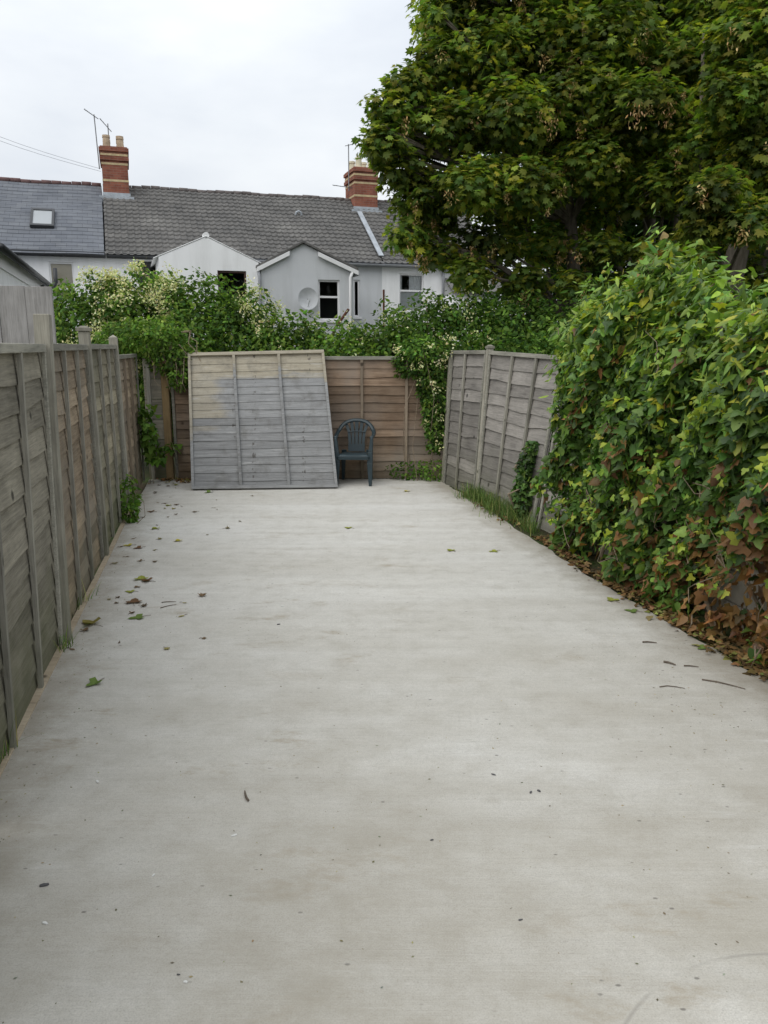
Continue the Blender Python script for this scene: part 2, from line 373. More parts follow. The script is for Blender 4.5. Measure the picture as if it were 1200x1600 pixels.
def leaning_wood():
    """board colour of the loose panel: bleached blue-grey with the tan patches where it once was sheltered (panel coordinates)"""
    n = NT('bleached_panel_boards', 0.92, 0.12)
    c = n.n('TexCoord'); oi = n.n('ObjectInfo')
    v = c.outputs['Object']; s = n.sep(v)
    mp = n.n('Mapping'); mp.inputs['Scale'].default_value = (1.6, 20, 30); n.l(v, mp.inputs['Vector'])
    g = n.noise(mp.outputs[0], 1.7, 10, 0.78)
    grey = n.ramp(g, [(0.25, (0.145, 0.147, 0.147)), (0.5, (0.235, 0.238, 0.238)), (0.78, (0.33, 0.335, 0.335))])
    tan = n.ramp(g, [(0.25, (0.20, 0.170, 0.12)), (0.5, (0.30, 0.27, 0.208)), (0.78, (0.40, 0.37, 0.295))])
    mp2 = n.n('Mapping'); mp2.inputs['Scale'].default_value = (1.0, 3, 7); n.l(v, mp2.inputs['Vector'])
    w = n.math('MULTIPLY', n.math('SUBTRACT', n.noise(mp2.outputs[0], 1.3, 6, 0.7), 0.5), 0.6)
    w = n.math('ADD', w, n.math('MULTIPLY', n.math('SUBTRACT', oi.outputs['Random'], 0.5), 0.30))
    top = n.math('MULTIPLY', n.math('ADD', n.math('SUBTRACT', s[2], 1.42), w), 9.0, clamp=True)
    lz = n.math('MULTIPLY', n.math('ADD', n.math('SUBTRACT', s[2], 0.72), w), 6.0, clamp=True)
    lx = n.math('MULTIPLY', n.math('ADD', n.math('SUBTRACT', 0.34, s[0]), w), 6.0, clamp=True)
    m = n.math('MAXIMUM', n.math('MULTIPLY', top, 0.95), n.math('MULTIPLY', n.math('MULTIPLY', lz, lx), 0.8))
    col = n.mix(m, grey, tan)
    mp3 = n.n('Mapping'); mp3.inputs['Scale'].default_value = (2.2, 14, 20); n.l(v, mp3.inputs['Vector'])
    col = n.mix(n.ramp(n.noise(mp3.outputs[0], 1.0, 8, 0.75), [(0.57, 0.0), (0.70, 0.6)]), col, (0.44, 0.44, 0.43))
    col = n.mix(1.0, col, n.ramp(oi.outputs['Random'], [(0, 0.84), (1, 1.12)]), 'MULTIPLY')
    col = n.mix(n.ramp(n.noise(v, 5.5, 6, 0.7), [(0.50, 0.0), (0.68, 0.45)]), col, (0.11, 0.105, 0.095))
    # rows of rusty nail bleeds and knots
    for xc, zlo, zhi in ((0.52, 0.55, 1.4), (0.78, 0.05, 1.75), (1.42, 0.08, 1.2), (1.50, 1.2, 1.75)):
        a = n.math('LESS_THAN', n.math('ABSOLUTE', n.math('SUBTRACT', s[0], xc)), 0.022)
        zm = n.math('MULTIPLY', n.math('GREATER_THAN', s[2], zlo), n.math('LESS_THAN', s[2], zhi))
        k = n.math('MULTIPLY', n.math('MULTIPLY', a, zm), n.ramp(n.noise(v, 17 + xc * 4, 3), [(0.565, 0.0), (0.63, 0.75)]))
        col = n.mix(k, col, (0.075, 0.068, 0.06))
    n.color(col); n.bump(g, 0.5, 0.006); return n.m
M['leaning'] = leaning_wood()

# ------------------------------------------------------------------ ground and slab
mb = MB(); S = 450
mb.quad((-S, -S, -0.06), (S, -S, -0.06), (S, S, -0.06), (-S, S, -0.06))
tag(mb.build('ground', M['earth']), None, kind='structure')

left_edge = [(-0.95, -3.0), (-1.30, 1.2), (-1.634, 2.98), (-1.938, 4.41), (-2.40, 6.56), (-2.81, 8.411), (-3.10, 9.9), (-3.23, 10.50)]
right_edge = [(0.86, 10.58), (0.80, 10.21), (0.961, 9.52), (1.216, 8.212), (1.455, 6.963), (1.637, 5.943), (1.884, 4.912), (2.104, 3.953), (2.45, 2.2), (2.9, -0.2), (3.35, -3.0)]
pts = []
for a, b in zip(right_edge[:-1], right_edge[1:]):
    for i in range(8):
        t = i / 8; j = 0.014 * math.sin(37 * (a[1] + (b[1] - a[1]) * t)) + 0.012 * math.sin(11.3 * (a[1] + (b[1] - a[1]) * t) + 1)
        pts.append((a[0] + (b[0] - a[0]) * t + j, a[1] + (b[1] - a[1]) * t))
pts.append(right_edge[-1])
outline = left_edge + pts
mb = MB()
n0 = len(outline)
mb.v = [(x, y, 0) for x, y in outline] + [(x, y, -0.12) for x, y in outline]
mb.f = [tuple(reversed(range(n0)))] + [(i, (i + 1) % n0, n0 + (i + 1) % n0, n0 + i) for i in range(n0)]
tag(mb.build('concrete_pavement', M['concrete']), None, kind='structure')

mb = MB()
for a, b in zip(right_edge[:-1], right_edge[1:]):
    mb.quad((a[0] - .03, a[1], -0.009), (b[0] - .03, b[1], -0.009), (b[0] + .9, b[1], -0.009), (a[0] + .9, a[1], -0.009))
tag(mb.build('soil_verge', M['earth']), None, kind='structure')
# edging board along the slab's fence side
mb = MB()
e = [(-1.30, 1.2), (-1.634, 2.98), (-1.938, 4.41), (-2.40, 6.56), (-2.81, 8.40)]
for a, b in zip(e[:-1], e[1:]):
    d = Vector((b[0] - a[0], b[1] - a[1], 0)).normalized(); nn = Vector((-d.y, d.x, 0)) * 0.042
    A, B = Vector((a[0], a[1], 0)), Vector((b[0], b[1], 0)) - d * 0.004
    q = [A, B, B + nn, A + nn]
    mb.hexa([p + Vector((0, 0, -0.11)) for p in q] + [p + Vector((0, 0, 0.008)) for p in q])
o = mb.build('edging_board', M['edging'], bevel=0.003)
tag(o, 'thin tan timber edging board between the concrete and the long fence', 'edging')

# ------------------------------------------------------------------ lap-board fences
def panel(parent, BL, BR, TR, TL, nb, batt, m_board, m_batt, m_rail, face=-1, rails=True, name='fence_panel', bottom=False, seed=0, wane=1.0, proud=0.019):
    """one lap panel: frame mesh with a child for each board and batten. face=-1: seen side is local -y"""
    rr = random.Random(seed)
    BL, BR, TR, TL = map(Vector, (BL, BR, TR, TL))
    d = BR - BL; rz = math.atan2(d.y, d.x); inv = Matrix.Rotation(-rz, 3, 'Z')
    c = [inv @ (p - BL) for p in (BL, BR, TR, TL)]
    w, h = (BR - BL).length, (TL - BL).length
    nrm = (c[1] - c[0]).cross(c[3] - c[0]).normalized()        # local -y side
    if face > 0: nrm = -nrm
    def mp(s, t, y): return (c[0] * (1-s) + c[1] * s) * (1-t) + (c[3] * (1-s) + c[2] * s) * t + nrm * y
    def bar(mb, s0, s1, t0, t1, y0, y1):
        mb.hexa([mp(s0,t0,y1), mp(s1,t0,y1), mp(s1,t0,y0), mp(s0,t0,y0), mp(s0,t1,y1), mp(s1,t1,y1), mp(s1,t1,y0), mp(s0,t1,y0)])
    fr = MB(); bw = 0.036
    bar(fr, 0, 1, 1 - 0.045 / h, 1, -0.012, 0.047)
    if bottom: bar(fr, 0, 1, 0.0, 0.04 / h, 0.024, 0.047)
    bar(fr, 0, bw / w, 0.041 / h if bottom else 0, 1 - 0.0455 / h, 0.0225, 0.044); bar(fr, 1 - bw / w, 1, 0.041 / h if bottom else 0, 1 - 0.0455 / h, 0.0225, 0.044)
    P = fr.build(name, m_rail, parent, bevel=0.003)
    P.location = BL; P.rotation_euler = (0, 0, rz)
    for i in range(nb):
        t0 = i / nb * (1 - 0.03) + 0.001; t1 = (i + 1) / nb * (1 - 0.03) + 0.02
        m = MB(); seg = 7
        ph = [rr.uniform(0, 6.3) for _ in range(4)]; amp = rr.uniform(0.003, 0.010) * wane / h; sk = rr.uniform(-0.004, 0.004) / h
        lift = rr.uniform(-0.0015, 0.0025)
        for k in range(seg + 1):
            s = 0.004 + 0.992 * k / seg
            tb = t0 + (amp * (math.sin(ph[0] + s * 5) + 0.6 * math.sin(ph[1] + s * 13)) + sk * (s - 0.5) * 2 if i > 0 else 0)
            y = 0.0015 * math.sin(ph[2] + s * 7)
            m.v += [tuple(mp(s, tb, proud + lift + y)), tuple(mp(s, t1, 0.002 + y)), tuple(mp(s, t1, -0.005 + y)), tuple(mp(s, tb, proud - 0.012 + lift + y))]
        for k in range(seg):
            q = 4 * k
            for a, b in ((0, 1), (1, 2), (2, 3), (3, 0)): m.f.append((q + a, q + 4 + a, q + 4 + b, q + b))
        m.f += [(0, 1, 2, 3), tuple(4 * seg + j for j in (3, 2, 1, 0))]
        m.build('board', m_board, P)
    for s in batt:
        m = MB(); k = 5; hw = 0.018 / w; o = rr.uniform(-0.004, 0.004) / w
        tt = [0.0 if not bottom else 0.042 / h] + [j / k for j in range(1, k)] + [1 - 0.046 / h]
        st = [s + o * math.sin(3 * t) + rr.uniform(-0.002, 0.002) / w for t in tt]
        for a in range(k):
            b = a + 1
            m.hexa([mp(st[a]-hw,tt[a],0.045), mp(st[a]+hw,tt[a],0.045), mp(st[a]+hw,tt[a],0.0225), mp(st[a]-hw,tt[a],0.0225),
                    mp(st[b]-hw,tt[b],0.045), mp(st[b]+hw,tt[b],0.045), mp(st[b]+hw,tt[b],0.0225), mp(st[b]-hw,tt[b],0.0225)])
        m.build('batten', m_batt, P)
    return P

def post(parent, base, top, w, dpt, ang, m, cap=None, pointed=False):
    mb = MB(); u = Vector((math.cos(ang), math.sin(ang), 0)) * w / 2; v = Vector((-math.sin(ang), math.cos(ang), 0)) * dpt / 2
    B, T = Vector(base), Vector(top)
    q = [-u - v, u - v, u + v, -u + v]
    mb.hexa([B + k for k in q] + [T + k for k in q])
    if pointed:
        n = len(mb.v); ap = T + Vector((0, 0, 0.03)) + u * 0.5
        mb.quad(T + q[0] * .98, T + q[1] * .98, ap); mb.quad(T + q[1] * .98, T + q[2] * .98, ap); mb.quad(T + q[2] * .98, T + q[3] * .98, ap); mb.quad(T + q[3] * .98, T + q[0] * .98, ap)
    o = mb.build('post', m, parent, bevel=0.005)
    if cap:
        c2 = MB(); q2 = [k * cap for k in q]
        c2.hexa([T + k + Vector((0, 0, 0.001)) for k in q2] + [T + k + Vector((0, 0, 0.028)) for k in q2])
        c2.hexa([T + k * 0.8 + Vector((0, 0, 0.029)) for k in q2] + [T + k * 0.35 + Vector((0, 0, 0.045)) for k in q2])
        c2.build('post_cap', m, o, bevel=0.003)
    return o

# long fence on the left
LF = tag(empty('lap_fence', (0, 0, 0)), 'long weathered lap-board fence with tall posts receding beside the tan edging board', 'fence')
ang = math.atan2(1.95, -0.43)
lp = [(-1.10, 0.55), (-1.53, 2.55), (-1.985, 4.545), (-2.445, 6.56), (-2.87, 8.51), (-3.265, 10.46)]
ins = [0.07, 0.07, 0.055, 0.0, 0.0, 0.0]
ht = [1.815, 1.815, 1.815, 1.815, 1.815, 1.70]
mats = [(M['wood_grey'], M['batten'], M['rail']), (M['wood_grey'], M['batten'], M['rail']), (M['wood_brown'], M['batten'], M['rail']), (M['wood_olive'], M['batten'], M['rail']), (M['wood_brown'], M['batten_brown'], M['rail'])]
out = Vector((-0.975, -0.22, 0)) * 0.045
for i in range(5):
    a, b = Vector((*lp[i], 0)), Vector((*lp[i + 1], 0)); d = (b - a).normalized()
    a2, b2 = a + out + d * 0.05, b + out - d * 0.05
    z1 = ht[i] if i < 4 else 1.70
    ta = a2 + Vector((ins[i], 0, z1)); tb = b2 + Vector((ins[i + 1], 0, z1 - (0.005 if i else -0.002)))
    z0 = Vector((0, 0, 0.0 if i > 2 else -0.02))
    panel(LF, a2 + z0, b2 + z0, tb, ta, [13, 13, 14, 13, 14][i], [(0.34, 0.67), (0.34, 0.67), (0.33, 0.66), (0.34, 0.67), (0.32, 0.62)][i], *mats[i], face=-1, seed=10 + i, wane=2.2 if i < 2 else 1.6)
post(LF, (-2.00, 4.545, -0.2), (-1.945, 4.545, 1.975), 0.085, 0.085, ang, M['post'])
post(LF, (-2.455, 6.56, -0.2), (-2.475, 6.56, 1.915), 0.085, 0.085, ang, M['post'], cap=1.35)
post(LF, (-2.885, 8.51, -0.2), (-2.905, 8.51, 1.885), 0.085, 0.085, ang, M['post'], pointed=True)
post(LF, (-1.545, 2.50, -0.2), (-1.475, 2.50, 1.93), 0.085, 0.085, ang, M['post'])

# back fence with its corner posts
BF = tag(empty('lap_fence', (0, 0, 0)), 'brown lap-board fence across the far end, behind the plastic chair', 'fence')
panel(BF, (-2.86, 10.55, 0), (-0.975, 10.60, 0), (-0.975, 10.60, 1.66), (-2.86, 10.55, 1.66), 14, (0.35, 0.67), M['wood_red'], M['batten_brown'], M['rail'], face=-1, seed=31)
panel(BF, (-0.93, 10.60, 0), (0.90, 10.62, 0), (0.90, 10.62, 1.66), (-0.93, 10.60, 1.66), 14, (0.345, 0.675), M['wood_red'], M['batten_brown'], M['rail'], face=-1, seed=32)
post(BF, (-0.952, 10.60, -0.2), (-0.952, 10.60, 1.665), 0.04, 0.07, 0, M['post'])
post(BF, (-2.945, 10.56, -0.2), (-2.945, 10.56, 1.60), 0.095, 0.08, 0.03, M['post_tan'])
for k in range(6):       # short grey infill boards closing the corner
    mb = MB(); z0 = 0.005 + k * 0.272
    mb.box(-3.235, -3.0, 10.562 - 0.004 * (k % 2), 10.588, z0, z0 + 0.266); mb.build('infill_board', M['wood_grey'], BF, bevel=0.003)
post(BF, (-3.17, 10.525, -0.2), (-3.16, 10.525, 1.55), 0.05, 0.035, 0.0, M['batten'])

# right-hand fence, heaving outwards
RF = tag(empty('lap_fence', (0, 0, 0)), 'silvery lap-board fence heaving outwards above the tuft of grass', 'fence')
panel(RF, (0.83, 10.25, -0.03), (1.13, 9.30, -0.03), (1.245, 9.37, 1.745), (0.915, 10.30, 1.735), 12, (0.42,), M['wood_silver'], M['batten'], M['rail'], face=-1, seed=41, wane=1.3)
panel(RF, (1.155, 9.22, -0.03), (1.56, 7.75, -0.03), (1.80, 7.84, 1.70), (1.27, 9.28, 1.74), 12, (0.36, 0.69), M['wood_silver'], M['batten'], M['rail'], face=-1, seed=42, wane=1.6)
panel(RF, (1.585, 7.66, -0.03), (2.02, 6.2, -0.03), (2.22, 6.26, 1.68), (1.825, 7.75, 1.695), 12, (0.36, 0.69), M['wood_silver'], M['batten'], M['rail'], face=-1, seed=43, wane=1.4)
post(RF, (1.130, 9.235, -0.2), (1.245, 9.30, 1.765), 0.05, 0.075, R(-72), M['post'], cap=1.3)
post(RF, (0.80, 10.30, -0.2), (0.885, 10.35, 1.70), 0.06, 0.06, R(-72), M['post'])

# loose panel leaning on the back fence
LP = panel(None, (-2.444, 9.695, 0.004), (-0.594, 9.831, 0.004), (-0.80, 10.525, 1.73), (-2.60, 10.49, 1.69), 17, (0.335, 0.665), M['leaning'], M['leaning'], M['leaning'], face=-1, seed=51, bottom=True, wane=0.55, proud=0.0105)
tag(LP, 'loose bleached fence panel with tan upper boards leaning in front of the brown fence', 'fence panel')

# tall vertical boarding standing behind the near lap fence
TB = tag(empty('board_fence', (-2.4, 5.2, 0)), 'tall grey vertical-board fence showing above the near lap fence', 'fence')
for k in range(10):
    mb = MB(); x1 = -2.74 - k * 0.225 + 2.4; z = 2.275 + 0.008 * math.sin(k * 2.1); y = 6.62 - 5.2 + 0.005 * (k % 2)
    mb.box(x1 - 0.221, x1, y, y + 0.02, -0.05, z); mb.build('board', M['tall_board'], TB, bevel=0.003)
for z in (0.5, 1.9):
    mb = MB(); mb.box(-2.6, -0.36, 1.447, 1.49, z, z + 0.08); mb.build('rail', M['rail'], TB)

# ------------------------------------------------------------------ houses
HO = Vector((-8.4, 24.5, 0)); HA = R(18); EAVE, RIDGE, RUN = 4.60, 7.08, 3.6
def house(label, u0):
    h = empty('terraced_house', HO + Vector((math.cos(HA), math.sin(HA), 0)) * u0, HA)
    return tag(h, label, 'house', 'terraced houses behind the hedge')
def wall_open(mb, x0, x1, z0, z1, ops, y=0.0, depth=0.11):
    xs = sorted({x0, x1, *[o[0] for o in ops], *[o[1] for o in ops]}); zs = sorted({z0, z1, *[o[2] for o in ops], *[o[3] for o in ops]})
    for a, b in zip(xs[:-1], xs[1:]):
        for c, d in zip(zs[:-1], zs[1:]):
            m = ((a + b) / 2, (c + d) / 2)
            if any(o[0] < m[0] < o[1] and o[2] < m[1] < o[3] for o in ops): continue
            mb.quad((a, y, c), (b, y, c), (b, y, d), (a, y, d))
    for (a, b, c, d) in ops:
        for p, q in (((a, c), (b, c)), ((b, c), (b, d)), ((b, d), (a, d)), ((a, d), (a, c))):
            mb.quad((p[0], y, p[1]), (q[0], y, q[1]), (q[0], y + depth, q[1]), (p[0], y + depth, p[1]))
def window(h, x0, x1, z0, z1, y=0.0, frame='pvc', split=0.35, curtain=None, sill=True):
    y1 = y + 0.085; fw = 0.055
    mb = MB()
    mb.box(x0, x1, y1 - 0.03, y1, z0, z0 + fw); mb.box(x0, x1, y1 - 0.03, y1, z1 - fw, z1)
    mb.box(x0, x0 + fw, y1 - 0.032, y1, z0 + fw, z1 - fw); mb.box(x1 - fw, x1, y1 - 0.032, y1, z0 + fw, z1 - fw)
    zt = z1 - (z1 - z0) * split if split else None
    if zt: mb.box(x0 + fw, x1 - fw, y1 - 0.034, y1, zt - 0.03, zt + 0.03)
    W = mb.build('window', M[frame], h)
    for a, b in (((z0 + fw, zt - 0.03), (zt + 0.03, z1 - fw)) if zt else ((z0 + fw, z1 - fw),)) if zt else (((z0 + fw, z1 - fw),)):
        mb = MB(); mb.quad((x0 + fw, y1 - 0.012, a), (x1 - fw, y1 - 0.012, a), (x1 - fw, y1 - 0.012, b), (x0 + fw, y1 - 0.012, b)); mb.build('pane', M['glass'], W)
    # the room behind
    mb = MB(); yb = y1 + 1.6
    mb.quad((x0 - .3, yb, z0 - .3), (x1 + .3, yb, z0 - .3), (x1 + .3, yb, z1 + .3), (x0 - .3, yb, z1 + .3))
    for sx in (x0 - .3, x1 + .3): mb.quad((sx, y1 + .02, z0 - .3), (sx, yb, z0 - .3), (sx, yb, z1 + .3), (sx, y1 + .02, z1 + .3))
    for z in (z0 - .3, z1 + .3): mb.quad((x0 - .3, y1 + .02, z), (x1 + .3, y1 + .02, z), (x1 + .3, yb, z), (x0 - .3, yb, z))
    mb.build('room_shell', M['room'], W)
    if curtain == 'blind':
        mb = MB(); mb.box(x0 + fw, x1 - fw, y1 + 0.03, y1 + 0.035, z0 + (z1 - z0) * 0.02 + fw, z1 - fw); mb.build('blind', M['blind'], W)
    if curtain == 'net':
        for a, b in ((x0 + fw, x0 + (x1 - x0) * 0.16), (x0 + (x1 - x0) * 0.45, x1 - fw)):
            mb = MB(); k = 10
            for i in range(k):
                xa, xb = a + (b - a) * i / k, a + (b - a) * (i + 1) / k
                mb.quad((xa, y1 + .05 + .02 * (i % 2), z0), (xb, y1 + .05 + .02 * ((i + 1) % 2), z0), (xb, y1 + .05 + .02 * ((i + 1) % 2), z1), (xa, y1 + .05 + .02 * (i % 2), z1))
            mb.build('curtain', M['curtain'], W)
        mb = MB(); mb.quad((x0 + fw, y1 + .04, z0), (x1 - fw, y1 + .04, z0), (x1 - fw, y1 + .04, zt), (x0 + fw, y1 + .04, zt)); mb.build('net_curtain', M['curtain'], W)
    if sill:
        mb = MB(); mb.box(x0 - 0.06, x1 + 0.06, y - 0.05, y + 0.05, z0 - 0.07, z0 - 0.003); mb.build('sill', M[frame] if frame == 'pvc' else M['white_render'], W)
    return W
def roof(h, x0, x1, mode, mat, ridge):
    """stepped courses with a rolled profile: real relief, one part"""
    mb = MB(); ye, yr = -0.22, RUN; ze = EAVE + ye * (RIDGE - EAVE) / RUN; n = 17 if mode == 'tile' else 20
    per = 0.20; k = int((x1 - x0) / per * 6) if mode == 'tile' else 12
    xs = [x0 + (x1 - x0) * i / k for i in range(k + 1)]
    rows = []
    for c in range(n):
        for e, up in ((0.0, 0.045 if mode == 'tile' else 0.014), (1.0, 0.0)):
            t = (c + e) / n; row = []
            jit = rng.normal(0, 0.003)
            for x in xs:
                w = 0.0
                if mode == 'tile': w = 0.028 * max(0.0, math.sin(2 * math.pi * x / per)) ** 0.7
                sag = -0.03 * math.sin(math.pi * t) * (0.5 + 0.5 * math.sin(x * 1.3)) + 0.012 * math.sin(x * 2.1 + h.location.x)
                row.append((x, ye + (yr - ye) * t, ze + (RIDGE - ze) * t + up + w + sag + jit))
            rows.append(row)
    for r in rows: mb.v += r
    kk = k + 1
    for i in range(len(rows) - 1):
        for j in range(k): mb.f.append((i * kk + j, i * kk + j + 1, (i + 1) * kk + j + 1, (i + 1) * kk + j))
    # far slope and underside
    mb.quad((x0, RUN, RIDGE), (x1, RUN, RIDGE), (x1, 2 * RUN + .2, EAVE - .14), (x0, 2 * RUN + .2, EAVE - .14))
    Ro = mb.build('roof', mat, h); Ro['kind'] = 'stuff'
    mb = MB(); cnt = int((x1 - x0) / 0.3)
    for i in range(cnt):
        a, b = x0 + (x1 - x0) * i / cnt, x0 + (x1 - x0) * (i + 1) / cnt - 0.012
        z = RIDGE + 0.012 * math.sin(i * 1.7) + 0.012 * math.sin(a * 2.1 + h.location.x)
        mb.tube([(a, RUN, z), (b, RUN, z)], [0.085, 0.08], 8)
    r = mb.build('ridge_tiles', ridge, Ro, smooth=True); r['kind'] = 'stuff'
    return Ro
def body(h, x0, x1, mat, ops=()):
    mb = MB(); D = 2 * RUN
    wall_open(mb, x0, x1, -0.1, EAVE - 0.03, list(ops))
    for x in (x0 + 0.003, x1 - 0.003):
        mb.quad((x, 0, -.1), (x, D, -.1), (x, D, EAVE - .05), (x, RUN, RIDGE - .05), (x, 0, EAVE - .05))
    mb.quad((x1, D, -.1), (x0, D, -.1), (x0, D, EAVE), (x1, D, EAVE))
    return mb.build('wall', mat, h)
def gutter(h, x0, x1, mat, z=EAVE - 0.16, y=-0.24):
    mb = MB(); k = 7
    pr = [(y + 0.055 * math.cos(math.pi + math.pi * i / (k - 1)), z + 0.05 * math.sin(math.pi + math.pi * i / (k - 1))) for i in range(k)]
    pr += [(a + (0.006 if a < y else -0.006), b + 0.004) for a, b in reversed(pr)]
    n = len(pr); mb.v = [(x0, a, b) for a, b in pr] + [(x1, a, b) for a, b in pr]
    mb.f = [(i, (i + 1) % n, n + (i + 1) % n, n + i) for i in range(n)]
    mb.build('gutter', mat, h)
    mb = MB(); mb.box(x0 + 0.002, x1 - 0.002, -0.15, -0.02, EAVE - 0.22, EAVE - 0.06); mb.build('fascia', mat, h)
def pipe(h, path, mat, r=0.036):
    mb = MB(); mb.tube(path, r, 8); return mb.build('downpipe', mat, h, smooth=True)
def chimney(h, x0, x1, ztop, pots, pm, y0=3.0, y1=4.25):
    mb = MB(); zb = 6.3
    mb.box(x0, x1, y0, y1, zb, ztop - 0.42)
    mb.box(x0 - 0.05, x1 + 0.05, y0 - 0.05, y1 + 0.05, ztop - 0.42, ztop - 0.30)
    mb.box(x0 - 0.015, x1 + 0.015, y0 - 0.015, y1 + 0.015, ztop - 0.30, ztop - 0.14)
    mb.box(x0 - 0.06, x1 + 0.06, y0 - 0.06, y1 + 0.06, ztop - 0.14, ztop - 0.02)
    mb.box(x0 - 0.02, x1 + 0.02, y0 - 0.02, y1 + 0.02, ztop - 0.02, ztop + 0.02)
    C = mb.build('chimney', M['brick'], h, bevel=0.006)
    for z, ex in ((7.13, 0.006), (ztop - 0.55, 0.008), (ztop - 0.27, 0.022)):
        mb = MB(); mb.box(x0 - ex, x1 + ex, y0 - ex, y1 + ex, z, z + 0.065); mb.build('buff_band', M['buff_brick'], C)
    mb = MB(); mb.box(x0 - 0.03, x1 + 0.03, y0 - 0.03, y1 + 0.03, zb, 6.78); mb.box(x0 - 0.14, x1 + 0.14, y0 - 0.12, y1 + 0.1, 6.45, 6.66); mb.build('flashing', M['lead'], C)
    k = 0
    for ix in range(2):
        for iy in range(pots):
            px = x0 + (x1 - x0) * (0.24 + 0.52 * ix); py = y0 + (y1 - y0) * (0.14 + 0.72 * iy / max(1, pots - 1)); hh = 0.36 + 0.05 * math.sin(k * 2.3); k += 1
            mb = MB(); z = ztop + 0.021
            mb.tube([(px, py, z), (px, py, z + 0.06), (px, py, z + hh * .8), (px, py, z + hh * .82), (px, py, z + hh)], [0.135, 0.125, 0.105, 0.128, 0.125], 10)
            mb.build('chimney_pot', pm, C, smooth=False)
    return C

PW = 4.38
# house with the slate roof
hA = house('white house with a smooth blue-grey slate roof and a skylight', -4.4)
ops = [(2.77, 3.46, 3.20, 4.24)]
body(hA, 0, 4.4, M['white_render'], ops); window(hA, *ops[0], split=0.75, curtain='blind'); roof(hA, 0, 4.36, 'slate', M['slate'], M['ridge_red']); gutter(hA, 0, 4.39, M['black_plastic'])
sl = (RIDGE - EAVE) / RUN
def roofpt(x, z, off): y = (z - EAVE) / sl; return Vector((x, y, z)) + Vector((0, -sl, 1)).normalized() * off
mb = MB(); x0, x1, z0, z1 = 2.26, 2.94, 5.30, 5.93
def bar3(mb, xa, xb, za, zb, o0, o1):
    mb.hexa([roofpt(xa, za, o0), roofpt(xb, za, o0), roofpt(xb, zb, o0), roofpt(xa, zb, o0), roofpt(xa, za, o1), roofpt(xb, za, o1), roofpt(xb, zb, o1), roofpt(xa, zb, o1)])
bar3(mb, x0, x1, z0, z0 + .06, 0, .1); bar3(mb, x0, x1, z1 - .06, z1, 0, .1); bar3(mb, x0, x0 + .07, z0 + .06, z1 - .06, 0, .1); bar3(mb, x1 - .07, x1, z0 + .06, z1 - .06, 0, .1)
sk = mb.build('skylight', M['black_plastic'], hA)
mb = MB(); bar3(mb, x0 + .07, x1 - .07, z0 + .06, z1 - .06, 0.02, .075); mb.build('pane', M['skyglass'], sk)
# its long rear extension
mb = MB(); ex1 = 2.66
mb.quad((ex1, -0.01, -.1), (ex1, -10.5, -.1), (ex1, -10.5, 3.55), (ex1, -0.01, 3.55)); mb.quad((-1, -10.5, -.1), (ex1, -10.5, -.1), (ex1, -10.5, 3.55), (0.8, -10.5, 4.6), (-1, -10.5, 3.6))
mb.build('extension_wall', M['white_render'], hA)
mb = MB(); mb.hexa([(ex1 + .18, -10.6, 3.46), (ex1 + .18, -0.02, 3.46), (0.8, -0.02, 4.56), (0.8, -10.6, 4.56), (ex1 + .18, -10.6, 3.53), (ex1 + .18, -0.02, 3.53), (0.8, -0.02, 4.63), (0.8, -10.6, 4.63)]); mb.build('extension_roof', M['slate'], hA)
mb = MB(); mb.tube([(ex1 + .22, -10.6, 3.47), (ex1 + .22, -0.05, 3.47)], 0.055, 8); mb.build('gutter', M['black_plastic'], hA, smooth=True)
mb = MB(); mb.box(ex1 + .004, ex1 + .03, -10.4, -0.05, 3.22, 3.40); mb.build('fascia', M['pvc'], hA)
pipe(hA, [(ex1 + .07, -2.0, -.1), (ex1 + .07, -2.0, 3.42)], M['black_plastic'], 0.045)
pipe(hA, [(ex1 + .08, -1.1, -.1), (ex1 + .08, -1.1, 3.3), (ex1 + .12, -1.0, 3.42), (ex1 + .30, -0.9, 3.5), (ex1 + .34, -0.9, 3.6), (ex1 + .34, -0.9, 3.98)], M['black_plastic'], 0.06)
mb = MB(); mb.box(ex1 + .003, ex1 + .02, -0.75, -0.2, 2.6, 3.15); mb.build('side_window', M['pvc'], hA)

# gable extension helper: gable front at y=-e
def extension(h, xl, xr, zl, zr, xp, zp, e, mat, ops, rmat, over=0.05, thick=0.075):
    mb = MB(); zs = min(zl, zr)
    wall_open(mb, xl, xr, -0.1, zs - 0.25, ops, y=-e)
    mb.quad((xl, -e, zs - .25), (xr, -e, zs - .25), (xr, -e, zr), (xp, -e, zp), (xl, -e, zl))
    for x, z in ((xl, zl), (xr, zr)): mb.quad((x, -e, -.1), (x, 0.0, -.1), (x, 0.0, z), (x, -e, z))
    mb.build('extension_wall', mat, h)
    mb = MB()
    for x, z, s in ((xl, zl, -1), (xr, zr, 1)):
        dz = (zp - z) / abs(xp - x); xo = x + s * 0.14; zo = z - 0.14 * dz
        p = [(xo, -e - over, zo), (xo, 0.35, zo), (xp, 0.35, zp), (xp, -e - over, zp)]
        mb.hexa([(a, b, c + .012) for a, b, c in p] + [(a, b, c + thick) for a, b, c in p])
    mb.build('extension_roof', rmat, h, bevel=0.004)

